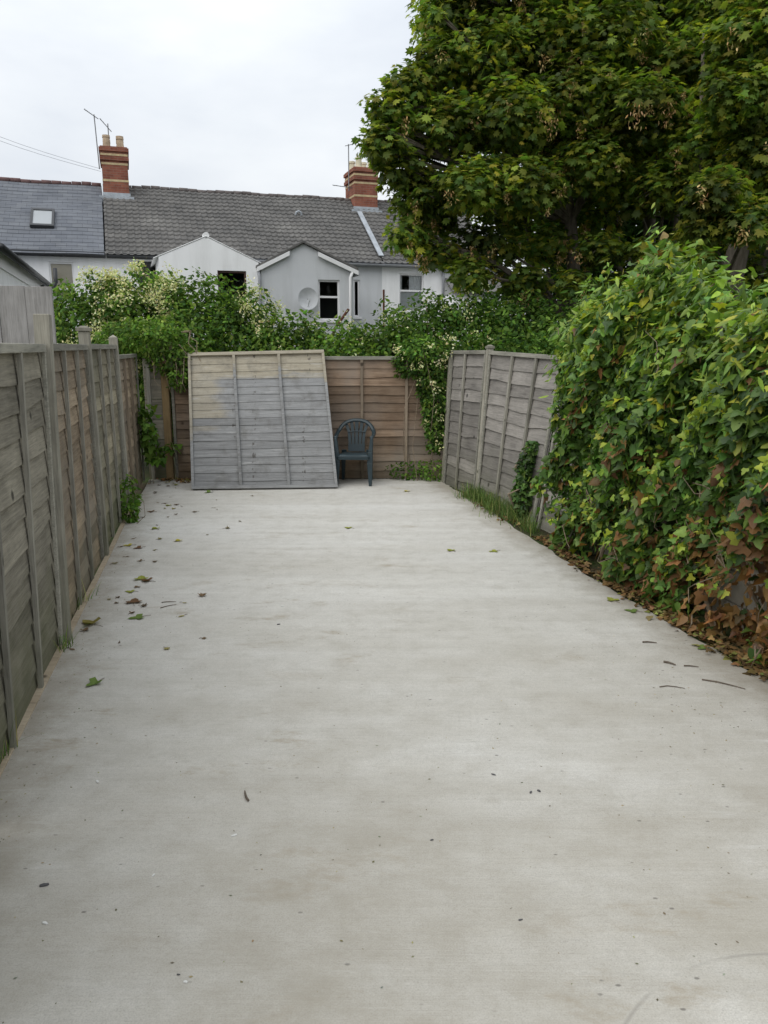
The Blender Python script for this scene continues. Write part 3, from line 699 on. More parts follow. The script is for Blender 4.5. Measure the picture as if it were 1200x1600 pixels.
hB = house('white house with the plain white gabled extension', 0.0)
ops = [(0.90, 1.50, 3.45, 4.33)]
body(hB, 0, PW, M['white_render'], ops); window(hB, *ops[0], frame='black_plastic', split=None, curtain='net' if False else None); roof(hB, 0.0, PW, 'tile', M['tile'], M['ridge']); gutter(hB, 0.02, PW - .01, M['black_plastic'])
eo = [(3.02, 3.84, 2.9, 3.90)]
extension(hB, 1.42, 4.20, 4.22, 4.15, 2.75, 4.80, 2.5, M['white_render'], eo, M['white_render'], over=0.012, thick=0.035); window(hB, *eo[0], y=-2.5, frame='brown_frame', split=0.0, sill=False)
mb = MB(); mb.tube([(2.75, -2.5, 4.84), (2.75, -2.3, 4.84)], [0.09, 0.09], 10); mb.build('ridge_end', M['white_render'], hB)
chimney(hB, 0.02, 0.84, 8.20, 5, M['terracotta_pot'])

hC = house('pale grey house with the grey gabled extension and white bargeboards', PW)
ops = [(3.38, 3.60, 2.75, 3.95)]
body(hC, 0, PW, M['grey_render'], ops); window(hC, *ops[0], split=None); roof(hC, 0.0, PW, 'tile', M['tile'], M['ridge']); gutter(hC, 0.01, PW - .01, M['grey_plastic'])
eo = [(1.58, 2.24, 2.55, 3.72)]
extension(hC, -0.12, 2.66, 4.06, 4.06, 1.14, 4.72, 2.5, M['grey_render'], eo, M['tile'], over=0.10); window(hC, *eo[0], y=-2.5, split=0.42)
for a, b in (((-0.24, 4.02), (0.72, 4.50)), ((1.58, 4.50), (2.80, 4.00))):
    mb = MB(); q = [(a[0], -2.62, a[1] - .13), (b[0], -2.62, b[1] - .13), (b[0], -2.53, b[1] - .13), (a[0], -2.53, a[1] - .13)]
    mb.hexa(q + [(x, y, z + 0.125) for x, y, z in q]); mb.build('bargeboard', M['pvc'], hC)
pipe(hC, [(2.56, -2.56, -.1), (2.56, -2.56, 3.8), (2.62, -2.58, 3.95)], M['pvc'], 0.045)
pipe(hC, [(-0.17, -2.56, -.1), (-0.17, -2.56, 3.72), (-0.2, -2.56, 3.9)], M['grey_plastic'], 0.045)
mb = MB(); mb.tube([(2.78, -2.6, 3.90), (2.78, 0, 3.90)], 0.055, 8); mb.build('gutter', M['grey_plastic'], hC, smooth=True)
mb = MB(); v0 = roofpt(2.07, 6.25, 0.03)
mb.tube([v0 + Vector((-.11, 0, 0)), v0 + Vector((-.08, -.02, .09)), v0 + Vector((0, -.03, .13)), v0 + Vector((.08, -.02, .09)), v0 + Vector((.11, 0, 0))], 0.035, 6); mb.build('roof_vent', M['lead'], hC)

hD = house('white house with a sash window and net curtain, partly behind the sycamores', PW * 2)
ops = [(0.62, 1.51, 2.95, 4.20)]
body(hD, 0, PW, M['white_render'], ops); window(hD, *ops[0], split=0.45, curtain='net'); roof(hD, 0.02, PW, 'tile', M['tile'], M['ridge']); gutter(hD, 0.0, PW, M['grey_plastic'])
chimney(hD, -0.08, 0.80, 8.12, 2, M['white_pot'])
mb = MB()
mb.hexa([roofpt(-.07, 4.7, .05), roofpt(.10, 4.7, .05), roofpt(.10, 6.5, .05), roofpt(-.07, 6.5, .05), roofpt(-.07, 4.7, .085), roofpt(.10, 4.7, .085), roofpt(.10, 6.5, .085), roofpt(-.07, 6.5, .085)]); mb.build('flashing', M['lead'], hD)
pipe(hD, [(2.2, -0.06, 3.4), (2.2, -0.06, 4.3)], M['grey_plastic'], 0.045)
mb = MB(); mb.hexa([(1.66, -2.2, 3.42), (4.3, -2.2, 3.42), (4.3, -0.02, 4.0), (2.3, -0.02, 4.0), (1.66, -2.2, 3.5), (4.3, -2.2, 3.5), (4.3, -0.02, 4.08), (2.3, -0.02, 4.08)]); mb.build('extension_roof', M['tile'], hD)
mb = MB(); mb.box(1.8, 4.2, -2.1, -0.03, -.1, 3.40); mb.build('extension_wall', M['white_render'], hD)

def hpt(u, v, z): return HO + Vector((math.cos(HA) * u - math.sin(HA) * v, math.sin(HA) * u + math.cos(HA) * v, z))
def aerial(base_u, v, z0, z1, heads, label, lean=0.0):
    t = tag(empty('tv_aerial', hpt(base_u, v, z0), HA), label, 'aerial', 'aerials on the chimneys')
    mb = MB(); mb.tube([(0, 0, 0), (lean, 0, z1 - z0)], 0.02, 6); mb.build('mast', M['metal'], t)
    for (zz, dx, dz, n) in heads:
        mb = MB(); p = Vector((lean * zz / (z1 - z0), -0.02, zz)); d = Vector((dx, -0.25 * abs(dx), dz)); L = d.length
        mb.tube([p - d * .3, p + d * .7], 0.014, 5)
        for i in range(n):
            q = p - d * .3 + d * (i + .5) / n; w = 0.14 + 0.1 * i / n
            mb.tube([q + Vector((0, -w, -.03)), q + Vector((0, w, .03))], 0.008, 4)
        mb.build('boom', M['metal'], t)
aerial(-0.06, 3.3, 7.55, 9.22, [(1.62, -0.42, 0.24, 7)], 'tall television aerial on the banded chimney with many pots', -0.05)
aerial(0.30, 3.2, 8.2, 8.95, [(0.62, -0.34, 0.36, 5)], 'short stubby aerial among the pots of the banded chimney')
aerial(8.55, 3.3, 7.35, 8.95, [(1.56, 0.42, 0.10, 6), (0.12, -0.95, 0.02, 4)], 'thin television aerial on the chimney beside the sycamore')
# satellite dish on the grey extension
t = tag(empty('satellite_dish', hpt(PW + 1.2, -2.62, 3.15), HA), 'round grey satellite dish on the grey extension beside its window', 'satellite dish')
mb = MB(); rings = 6; k = 20
for i in range(rings + 1):
    r = 0.30 * i / rings
    for j in range(k): a = 2 * math.pi * j / k; mb.v.append((r * math.cos(a), -0.10 - 0.9 * r * r, r * 1.05 * math.sin(a)))
for i in range(rings):
    for j in range(k): mb.f.append((i * k + j, i * k + (j + 1) % k, (i + 1) * k + (j + 1) % k, (i + 1) * k + j))
mb.build('dish', M['pale_dish'], t, smooth=True)
mb = MB(); mb.tube([(0, -.1, -.25), (0, -.38, -.05)], 0.012, 6); mb.box(-.03, .03, -.42, -.36, -.08, 0); mb.build('feed_arm', M['pale_dish'], t)
mb = MB(); mb.tube([(0, 0.12, -.02), (0, -.1, 0)], 0.025, 6); mb.build('bracket', M['metal'], t)
# poles in the gardens
mb = MB(); mb.tube([(0, 0, 0), (0, 0, 3.62)], 0.035, 8); o = mb.build('steel_pole', M['rust'], None, hpt(8.66, -0.5, 0)); tag(o, 'upright rusty pole in front of the grey house wall', 'pole')
mb = MB(); mb.tube([(-1.15, 12.6, 0.6), (-0.78, 12.5, 2.05), (-0.55, 12.5, 2.36)], 0.022, 6); o = mb.build('leaning_pole', M['rust'], None); tag(o, 'thin brown pole leaning out of the hedge below the grey extension', 'pole')
# overhead cables
for i, (dz, lab) in enumerate(((0.0, 'upper overhead cable running to the banded chimney'), (-0.20, 'lower overhead cable running to the banded chimney'))):
    a, b = Vector((-17.0, 24.0, 10.75 + dz)), hpt(-0.02, 3.0, 7.5 + dz * .4); mb = MB()
    mb.tube([a.lerp(b, t) + Vector((0, 0, -0.5 * math.sin(math.pi * t))) for t in [j / 14 for j in range(15)]], 0.006, 5)
    tag(mb.build('overhead_cable', M['grey_plastic']), lab, 'cable', 'overhead cables')

# ------------------------------------------------------------------ foliage tools
def tmpl(outline, fold=0.2, centre=(0, 0.45)):
    v = [(centre[0], centre[1], 0.0)] + [(x, y, -fold * abs(x) - 0.12 * max(0, y - 0.5)) for x, y in outline]
    n = len(outline); f = [(0, i + 1, (i + 1) % n + 1) for i in range(n)]
    return np.array(v, float), np.array(f, int)
T_IVY = tmpl([(0, 0.05), (-0.38, -0.08), (-0.52, 0.30), (-0.26, 0.42), (-0.20, 0.72), (0, 1.0), (0.20, 0.72), (0.26, 0.42), (0.52, 0.30), (0.38, -0.08)], 0.25, (0, 0.32))
T_MAPLE = tmpl([(0, 0.0), (-0.34, -0.04), (-0.28, 0.16), (-0.62, 0.42), (-0.36, 0.48), (-0.40, 0.80), (-0.14, 0.62), (0, 1.02), (0.14, 0.62), (0.40, 0.80), (0.36, 0.48), (0.62, 0.42), (0.28, 0.16), (0.34, -0.04)], 0.22, (0, 0.36))
T_OVAL = tmpl([(0, 0), (-0.24, 0.25), (-0.22, 0.62), (0, 1.0), (0.22, 0.62), (0.24, 0.25)], 0.3)
T_LANCE = tmpl([(0, 0), (-0.15, 0.3), (-0.12, 0.65), (0, 1.0), (0.12, 0.65), (0.15, 0.3)], 0.35)
T_TRI = (np.array([(0, 0, 0), (-.30, .5, -.06), (0, 1, -.1), (.30, .5, -.06)], float), np.array([(0, 1, 2), (0, 2, 3)]))
def unit(a): return a / np.maximum(np.linalg.norm(a, axis=1, keepdims=True), 1e-9)
def leaf_frames(pts, nrm, r, up=0.5, droop=0.7, jitter=0.6):
    n = len(pts)
    N = unit(nrm * 0.6 + np.array([0, 0, up]) + r.normal(0, jitter, (n, 3)))
    t = nrm * 0.5 + np.array([0, 0, -droop]) + r.normal(0, 0.5, (n, 3))
    t = unit(t - N * (t * N).sum(1, keepdims=True))
    return N, t, np.cross(t, N)
def leaf_mesh(name, T, pts, frames, size, col, mat, parent):
    N, t, b = frames; tv, tf = T; n, k, m = len(pts), len(tv), len(tf)
    V = pts[:, None, :] + size[:, None, None] * (tv[None, :, 0, None] * b[:, None, :] + tv[None, :, 1, None] * t[:, None, :] + tv[None, :, 2, None] * N[:, None, :])
    F = (tf[None] + (np.arange(n) * k)[:, None, None]).reshape(-1)
    me = bpy.data.meshes.new(name); me.vertices.add(n * k); me.vertices.foreach_set('co', V.reshape(-1).astype(np.float32))
    me.loops.add(n * m * 3); me.loops.foreach_set('vertex_index', F.astype(np.int32))
    me.polygons.add(n * m); me.polygons.foreach_set('loop_start', (np.arange(n * m) * 3).astype(np.int32))
    me.update(calc_edges=True)
    ca = me.color_attributes.new('Col', 'FLOAT_COLOR', 'POINT')
    C = np.ones((n, k, 4), np.float32); C[:, :, :3] = col[:, None, :]
    ca.data.foreach_set('color', C.reshape(-1))
    o = link(name, me, mat, parent)
    return o
FOL = np.array([1.22, 1.25, 1.0])
def palette(r, n, cols, probs, jit=0.22):
    c = np.array(cols)[r.choice(len(cols), n, p=np.array(probs) / sum(probs))]
    return np.clip(c * FOL * np.exp(r.normal(0, jit, (n, 1))) * np.exp(r.normal(0, 0.07, (n, 3))), 0.004, 0.85)
def lump(d, s):
    return 1 + 0.13 * np.sin(d[:, 0] * 5 + s) * np.sin(d[:, 1] * 4.3 + 2 * s) + 0.10 * np.sin(d[:, 2] * 7 + d[:, 0] * 6 + 3 * s) + 0.06 * np.sin(d[:, 1] * 13 - d[:, 2] * 11 + s)
def scatter(ells, n, r, shell=0.55, zmin=0.02, power=0.6):
    E = np.array(ells, float); w = (E[:, 3] * E[:, 4] + E[:, 3] * E[:, 5] + E[:, 4] * E[:, 5]); ids = r.choice(len(E), n, p=w / w.sum())
    d = unit(r.normal(0, 1, (n, 3))); rr = shell + (1.04 - shell) * r.random(n) ** power
    rad = E[ids, 3:6]; p = E[ids, :3] + d * rad * (rr * (lump(d, 1.7) + 0.0 * ids))[:, None]
    nm = unit(d / rad)
    keep = p[:, 2] > zmin
    for i, e in enumerate(E):
        q = ((p - e[:3]) / e[3:6]); keep &= ~(((q ** 2).sum(1) < 0.36) & (ids != i))
    return p[keep], nm[keep], rr[keep]

GREEN_D, GREEN, GREEN_L, YEL, BROWN = (0.034, 0.068, 0.022), (0.062, 0.118, 0.030), (0.105, 0.175, 0.038), (0.20, 0.22, 0.035), (0.20, 0.105, 0.045)

# ------------------------------------------------------------------ shrubs and climbers behind the fences
def shrub(name, label, cat, ells, n, T, size, cols, probs, seed, flowers=0, fl_sel=None, base=None, stems=14, sr=1.0, fs=1.0, up=0.5, mat='leaf', group=None):
    r = np.random.default_rng(seed); base = base or (np.mean([e[0] for e in ells]), np.mean([e[1] for e in ells]), -0.06)
    o = tag(empty(name, base), label, cat, group); b = np.array(base)
    p, nm, rr = scatter(ells, n, r)
    cl = palette(r, len(p), cols, probs)
    # sprays of younger leaves share their tone
    tone = 1.0 + 0.38 * (np.sin(p[:, 0] * 5.1 + seed) * np.sin(p[:, 1] * 4.7) * np.sin(p[:, 2] * 6.3 + seed))
    leaf_mesh('leaves', T, p - b, leaf_frames(p, nm, r, up), r.uniform(size * 0.65, size * 1.35, len(p)), cl * tone[:, None], M[mat], o)['kind'] = 'stuff'
    mb = MB()
    for i in range(stems):
        e = ells[r.integers(len(ells))]; a = Vector((e[0] + r.normal(0, e[3] * .35), e[1] + r.normal(0, e[4] * .3), -0.06)); d = r.normal(0, 1, 3); d[2] = abs(d[2]); d /= np.linalg.norm(d)
        c = Vector((e[0] + d[0] * e[3], e[1] + d[1] * e[4], max(0.2, e[2] + d[2] * e[5] * 1.0)))
        mid = a.lerp(c, 0.55) + Vector((r.normal(0, .12), r.normal(0, .12), 0.15))
        mb.tube([(q - Vector(base)) for q in (a, a.lerp(mid, .5) + Vector((r.normal(0, .05), 0, 0)), mid, mid.lerp(c, .6) + Vector((0, 0, .06)), c)], [0.02 * sr, 0.016 * sr, 0.012 * sr, 0.008 * sr, 0.004 * sr], 5)
    mb.build('stems', M['stem'], o)['kind'] = 'stuff'
    if flowers:
        p, nm, rr = scatter(ells, flowers * 9, r, shell=0.98, power=1.0)
        if fl_sel is not None: k = fl_sel(p); p, nm = p[k], nm[k]
        if fs == 1.0 and flowers > 200:
            hd = p[r.permutation(len(p))[:210]]; dd = ((p[:, None, :] - hd[None]) ** 2).sum(2).min(1); k = (dd < 0.0064) | (r.random(len(p)) < 0.06); p, nm = p[k], nm[k]
        p, nm = p[:flowers], nm[:flowers]
        q = np.repeat(p, 14, 0) + np.repeat(nm, 14, 0) * 0.03 + r.normal(0, 0.045 * fs, (len(p) * 14, 3)); qn = np.repeat(nm, 14, 0)
        c = palette(r, len(q), [(0.52, 0.50, 0.34), (0.42, 0.40, 0.25), (0.60, 0.58, 0.45)], [5, 3, 2], 0.12)
        leaf_mesh('blossom', T_TRI, q - b, leaf_frames(q, qn, r, 0.4, 0.1, 0.9), r.uniform(0.028, 0.05, len(q)), c, M['blossom'], o)['kind'] = 'stuff'
    return o
shrub('flowering_climber', 'large climber covered in cream blossom rising behind the corner of the fences', 'shrub',
      [(-4.35, 11.8, 1.55, 0.75, 0.7, 1.15), (-3.7, 11.9, 1.6, 0.8, 0.8, 1.22), (-2.9, 12.0, 1.55, 0.8, 0.8, 1.22), (-2.2, 11.9, 1.45, 0.65, 0.7, 1.12), (-3.0, 11.3, 1.2, 0.9, 0.5, 0.85)],
      56000, T_OVAL, 0.075, [GREEN_D, GREEN, GREEN_L, (0.15, 0.21, 0.05)], [2, 4, 5, 2], 3, 1000,
      lambda p: (np.sin(p[:, 0] * 3.3 + 1) + np.sin(p[:, 2] * 4 + p[:, 0]) > np.where(p[:, 0] < -3.0, -0.9, 0.9)) & (p[:, 2] > 1.4), base=(-3.2, 11.8, -0.06))
shrub('bramble_bush', 'low green bramble bush behind the fence below the grey house', 'shrub',
      [(-1.55, 11.8, 1.15, 0.75, 0.7, 1.05), (-0.8, 11.9, 1.1, 0.7, 0.7, 1.0), (-0.1, 12.0, 1.1, 0.7, 0.7, 1.02), (-0.9, 11.3, 0.95, 1.1, 0.45, 0.85)],
      40000, T_OVAL, 0.078, [GREEN_D, GREEN, GREEN_L, (0.16, 0.23, 0.05)], [2, 4, 5, 2], 5, 45, lambda p: p[:, 2] > 1.5)
shrub('hedge_bush', 'broad leafy bush behind the fence below the sycamores', 'shrub',
      [(0.5, 12.3, 1.3, 0.8, 0.8, 1.2), (1.2, 12.4, 1.4, 0.8, 0.8, 1.2), (2.0, 12.4, 1.35, 0.8, 0.8, 1.2), (2.8, 12.2, 1.35, 0.8, 0.8, 1.15), (0.9, 11.5, 1.0, 0.9, 0.5, 0.9), (2.1, 11.2, 1.05, 1.0, 0.6, 0.98), (2.8, 10.2, 1.0, 0.7, 0.9, 0.95)],
      52000, T_OVAL, 0.078, [GREEN_D, GREEN, GREEN_L, (0.14, 0.21, 0.045)], [2.5, 5, 4, 1], 6, 30, lambda p: (p[:, 2] > 1.5) & (p[:, 0] < 1.6))
shrub('dark_understorey', 'dark tall undergrowth between the sycamore trunks', 'shrub',
      [(4.2, 16.6, 2.1, 1.5, 1.0, 2.1), (6.4, 16.5, 2.4, 1.7, 1.0, 2.5), (8.6, 15.5, 2.4, 1.6, 1.2, 2.6), (3.0, 17.4, 1.9, 1.0, 1.0, 1.6), (5.8, 12.9, 1.4, 1.5, 0.9, 1.5), (5.3, 17.2, 3.0, 1.6, 0.9, 2.2)],
      30000, T_OVAL, 0.15, [(0.035, 0.062, 0.024), GREEN_D, GREEN], [3, 5, 3], 8, stems=24)
# vine hanging over the far fence beside the silvery one
shrub('hanging_vine', 'flowering vine hanging down the brown fence beside the silvery fence', 'vine',
      [(0.60, 10.56, 1.72, 0.42, 0.28, 0.20), (0.64, 10.44, 1.42, 0.22, 0.13, 0.33), (0.68, 10.42, 1.05, 0.18, 0.12, 0.36), (0.70, 10.40, 0.72, 0.14, 0.10, 0.33), (0.34, 10.52, 1.56, 0.22, 0.08, 0.16)],
      5200, T_OVAL, 0.06, [GREEN_D, GREEN, GREEN_L, (0.13, 0.19, 0.04)], [3, 4, 3, 1], 9, 30, lambda p: p[:, 1] < 10.46, base=(0.72, 10.5, 0.0), stems=5, sr=0.3, fs=0.7)
shrub('hanging_vine', 'straggly vine spilling over the corner above the tan post', 'vine',
      [(-3.15, 10.6, 1.92, 0.50, 0.40, 0.26), (-2.85, 10.5, 1.66, 0.32, 0.20, 0.24), (-2.72, 10.44, 1.42, 0.16, 0.12, 0.20), (-3.5, 10.75, 1.9, 0.4, 0.4, 0.22)],
      4200, T_OVAL, 0.06, [GREEN, GREEN_L, (0.14, 0.20, 0.045)], [3, 4, 2], 10, base=(-2.9, 10.5, 1.5), stems=0)
o = [q for q in COL.objects if q.name.startswith('hanging_vine')][-1]
mb = MB(); r = random.Random(4)
for i in range(9):       # bare runners dangling
    a = Vector((-3.1 + i * 0.06, 10.5, 1.85 + r.uniform(-.1, .15))); L = [a]
    for k in range(7): L.append(L[-1] + Vector((r.uniform(-.03, .10), r.uniform(-.05, .01), -r.uniform(.06, .16) if k > 1 else 0.0)))
    mb.tube([q - Vector((-2.9, 10.5, 1.5)) for q in L], [0.008, 0.008, 0.007, 0.006, 0.006, 0.005, 0.004, 0.003], 5)
mb.build('runners', M['stem'], COL.objects['hanging_vine.001'])['kind'] = 'stuff'

# weeds
def weed(name, label, ells, n, size, seed, base, cols=(GREEN, GREEN_L, (0.10, 0.17, 0.04)), T=None):
    return shrub(name, label, 'weed', ells, n, T or T_OVAL, size, list(cols), [3, 3, 1], seed, base=base, stems=4, sr=0.18)
weed('weed', 'leafy weed growing at the foot of the long fence', [(-2.72, 8.05, 0.22, 0.11, 0.17, 0.24), (-2.66, 7.9, 0.10, 0.10, 0.13, 0.11)], 420, 0.055, 21, (-2.72, 8.05, 0))
weed('weed', 'bindweed shoot climbing the grey corner boards', [(-3.10, 10.20, 0.72, 0.10, 0.12, 0.30), (-3.05, 10.28, 0.38, 0.12, 0.10, 0.12), (-2.86, 10.42, 0.45, 0.10, 0.05, 0.07)], 150, 0.10, 22, (-3.10, 10.3, 0), T=T_IVY)
weed('weed', 'low weeds at the foot of the brown fence beside the chair', [(0.35, 10.48, 0.12, 0.30, 0.08, 0.14), (0.68, 10.40, 0.14, 0.18, 0.10, 0.16)], 420, 0.05, 23, (0.5, 10.45, 0))

# ------------------------------------------------------------------ grass
def grass(name, label, spots, seed, hmin, hmax):
    r = np.random.default_rng(seed); P = []; base = np.array([np.mean([s[0] for s in spots]), np.mean([s[1] for s in spots]), -0.06])
    for x, y, rx, ry, n in spots: P.append(np.c_[r.normal(x, rx, n), r.normal(y, ry, n), np.full(n, -0.055)])
    P = np.vstack(P); n = len(P); L = r.uniform(hmin, hmax, n); az = r.uniform(0, 2 * math.pi, n); ln = r.uniform(0.1, 0.9, n)
    D = np.c_[np.cos(az), np.sin(az), np.zeros(n)]; S = np.c_[-np.sin(az), np.cos(az), np.zeros(n)]; w = r.uniform(0.003, 0.006, n)
    V = []
    for t in (0, .35, .7, 1.0):
        c = P + D * (ln * L * t * t)[:, None] * 0.8; c[:, 2] += L * (t - 0.35 * ln * t * t); ww = (w * (1 - t * .9))[:, None]
        V += [c - S * ww, c + S * ww]
    V = np.stack(V, 1) - base
    F = np.array([(0, 1, 3), (0, 3, 2), (2, 3, 5), (2, 5, 4), (4, 5, 7), (4, 7, 6)]); F = (F[None] + (np.arange(n) * 8)[:, None, None]).reshape(-1, 3)
    me = bpy.data.meshes.new(name); me.from_pydata(V.reshape(-1, 3).tolist(), [], F.tolist()); me.update()
    C = np.ones((n, 8, 4), np.float32); C[:, :, :3] = palette(r, n, [(0.085, 0.135, 0.05), (0.12, 0.175, 0.07), (0.24, 0.22, 0.12)], [5, 4, 2], 0.3)[:, None, :]
    me.color_attributes.new('Col', 'FLOAT_COLOR', 'POINT').data.foreach_set('color', C.reshape(-1))
    o = link(name, me, M['leaf'], None, tuple(base)); return tag(o, label, 'grass', kind='stuff')
grass('grass', 'long tuft of grass along the foot of the silvery fence', [(1.06, 9.22, .07, .06, 450), (1.13, 9.0, .06, .07, 420), (1.20, 8.72, .05, .06, 360), (1.25, 8.45, .06, .07, 420), (1.34, 8.15, .04, .06, 300), (1.38, 7.9, .05, .06, 320), (1.46, 7.55, .04, .10, 200), (1.22, 8.6, .09, .4, 350)], 61, 0.06, 0.30)
grass('grass', 'few long grass blades by the near fence foot', [(-1.68, 2.95, .02, .05, 14), (-1.70, 3.1, .015, .10, 40), (-1.93, 4.42, .015, .05, 30), (-2.15, 5.2, .015, .15, 40)], 62, 0.08, 0.26)

# ------------------------------------------------------------------ block wall under the ivy
W0, W1 = Vector((1.92, 7.08, 0)), Vector((2.86, 2.2, 0)); wd = (W1 - W0).normalized(); wlen = (W1 - W0).length; wnrm = Vector((wd.y, -wd.x, 0))    # towards the slab: -x
if wnrm.x > 0: wnrm = -wnrm
BW = tag(empty('block_wall', W0, math.atan2(wd.y, wd.x)), 'pale concrete block wall glimpsed under the ivy', 'wall')
mb = MB(); mb.box(0.005, wlen - 0.005, -0.06, 0.06, -0.06, 1.86); mb.build('mortar_core', M['mortar'], BW)
bmesh_ = MB(); bmesh_.box(0, 0.43, -0.07, 0.07, 0, 0.207); block_me = None
for c in range(9):
    k = 0; x = 0.0 if c % 2 == 0 else -0.22
    while x < wlen - 0.05:
        a, b = max(x, 0.0), min(x + 0.43, wlen)
        if b - a > 0.40 and abs((b - a) - 0.43) < 1e-6:
            if block_me is None: o = bmesh_.build('block', M['block'], BW, bevel=0.005); block_me = o.data
            else: o = link('block', block_me, None, BW); bv = o.modifiers.new('bevel', 'BEVEL'); bv.width = 0.005
            o.location = (a, 0.002 * math.sin(7 * k + c), -0.06 + c * 0.215)
        elif b - a > 0.05:
            m2 = MB(); m2.box(a, b, -0.07, 0.07, -0.06 + c * 0.215, -0.06 + c * 0.215 + 0.207); m2.build('block', M['block'], BW)
        x += 0.44; k += 1

# ------------------------------------------------------------------ ivy
IV = tag(empty('ivy', (2.2, 5.2, -0.06)), 'thick ivy hedge smothering the block wall, yellow-green on top and browning below', 'ivy')
ivb = np.array([2.2, 5.2, -0.06])
r = np.random.default_rng(77)
yk = [2.2, 3.5, 4.6, 5.0, 5.3, 5.6, 5.9, 6.2, 6.5, 6.9, 7.4, 7.6]; hk = [2.0, 2.0, 1.96, 1.98, 2.10, 2.30, 2.40, 2.34, 2.20, 2.12, 2.02, 1.90]
def ivy_points(n, r, zpow=0.85, lo=0.0, hi=1.0):
    s = r.random(n); base = np.array(W0)[None] + np.array(wd)[None] * (s * wlen * 1.0 - 0.06)[:, None]
    H = np.interp(base[:, 1], yk, hk) * (1 + 0.035 * np.sin(base[:, 1] * 8.7) + 0.025 * np.sin(base[:, 1] * 21 + 1)); t = lo + (hi - lo) * r.random(n) ** zpow
    z = t * H
    b = np.interp(t, [0, .15, .4, .75, .92, 1.0], [.28, .30, .34, .33, .26, .12])
    wob = 1 + 0.42 * np.sin(base[:, 1] * 5.3 + z * 2.1) * np.sin(z * 4.1 + base[:, 1] * 1.7) + 0.24 * np.sin(base[:, 1] * 12 + z * 9)
    depth = r.random(n) ** 0.45
    off = b * wob * depth + 0.075
    top = t > 0.86
    back = top & (r.random(n) < 0.45)
    off = np.where(back, -r.random(n) * 0.28, off)
    p = base + np.array(wnrm)[None] * off[:, None]; p[:, 2] = z + 0.10 * r.normal(0, .7, n) * top
    nm = np.tile(np.array(wnrm), (n, 1)); nm[top, 2] += 0.9; nm[back] = (0.1, 0, 1)
    return p, unit(nm), t, depth, s
def patch(p): return np.sin(p[:, 1] * 3.1 + 0.6) * np.sin(p[:, 2] * 4.4 + p[:, 1] * 1.3) + 0.5 * np.sin(p[:, 1] * 9 + 2) * np.sin(p[:, 2] * 8)
p, nm, t, dp, s = ivy_points(30000, r)
thin = (p[:, 2] < 0.65) & (patch(p) > 0.0) & (r.random(len(p)) < 0.8)
p, nm, t, dp, s = [a[~thin] for a in (p, nm, t, dp, s)]
n = len(p)
col = palette(r, n, [GREEN_D, (0.048, 0.092, 0.032), (0.07, 0.13, 0.034), (0.09, 0.15, 0.05)], [3, 5, 4, 2])
near_r = np.clip((6.2 - p[:, 1]) / 2.5, 0, 1)
brown_p = np.clip(0.03 + 0.55 * np.clip(1 - p[:, 2] / 0.9, 0, 1) * (0.25 + near_r) + 0.9 * near_r * np.clip(1.35 - p[:, 2], 0, 1) * np.clip((5.2 - p[:, 1]) * 1.3, 0, 1) + 0.35 * (patch(p) > 0.7) * (p[:, 2] < 1.5), 0, 0.85)
isb = r.random(n) < brown_p
col[isb] = palette(r, isb.sum(), [BROWN, (0.27, 0.15, 0.07), (0.12, 0.065, 0.035)], [4, 2, 3])
isy = (~isb) & (r.random(n) < 0.045 + 0.5 * np.clip((t - 0.55) / 0.4, 0, 1))
col[isy] = palette(r, isy.sum(), [GREEN_L, (0.18, 0.25, 0.04), (0.27, 0.29, 0.04)], [5, 4, 1])
fr = leaf_frames(p, nm, r, 0.30, 0.8, 0.55)
col[~isb] = np.clip(col[~isb] * np.array([1.35, 1.3, 1.05]), 0, .5); size = r.uniform(0.042, 0.098, n)
# the leaves nearest the camera are single objects
dist = np.linalg.norm(p - np.array([0, 0, 1.8]), axis=1); cand = np.argsort(dist - 2.0 * dp)
cand = [i for i in cand if dp[i] > 0.8 and p[i, 1] > 3.3 and p[i, 0] / p[i, 1] < 0.50][:290]
sel = np.zeros(n, bool); sel[cand] = True
T_IVY2 = tmpl([(0, 0.02), (-0.30, -0.06), (-0.46, 0.18), (-0.36, 0.50), (-0.16, 0.80), (0.03, 1.0), (0.22, 0.74), (0.40, 0.44), (0.42, 0.16), (0.28, -0.05)], 0.5, (0, 0.35))
T_IVY3 = tmpl([(0, 0.05), (-0.30, -0.02), (-0.60, 0.40), (-0.22, 0.44), (0.05, 1.1), (0.18, 0.5), (0.48, 0.22), (0.30, -0.06)], -0.35, (0, 0.28))
kind_ = r.integers(0, 3, n)
for kk_, tt_ in enumerate((T_IVY, T_IVY2, T_IVY3)):
    m_ = (~sel) & (kind_ == kk_)
    leaf_mesh('foliage', tt_, p[m_] - ivb, tuple(a[m_] for a in fr), size[m_], col[m_], M['ivy_leaf'], IV)['kind'] = 'stuff'
leafmeshes = {}
def one_leaf(i, shade):
    key = (shade, int(i) % 3)
    if key not in leafmeshes:
        me = bpy.data.meshes.new('leaf'); v = T_IVY[0].copy(); v[:, 0] *= (1.0, 0.85, 1.15)[key[1]]; v[:, 2] += (0.0, 0.06, -0.05)[key[1]] * v[:, 1] ** 2 * 3
        me.from_pydata(v.tolist(), [], T_IVY[1].tolist()); me.update()
        c = {'d': (0.05, 0.095, 0.03), 'm': (0.085, 0.15, 0.036), 'l': (0.16, 0.245, 0.045), 'y': (0.30, 0.33, 0.05), 'b': (0.20, 0.105, 0.045)}[shade]
        a = np.ones((len(v), 4), np.float32); a[:, :3] = c
        me.color_attributes.new('Col', 'FLOAT_COLOR', 'POINT').data.foreach_set('color', a.reshape(-1)); me.materials.append(M['ivy_leaf'])
        leafmeshes[key] = me
    return leafmeshes[key]
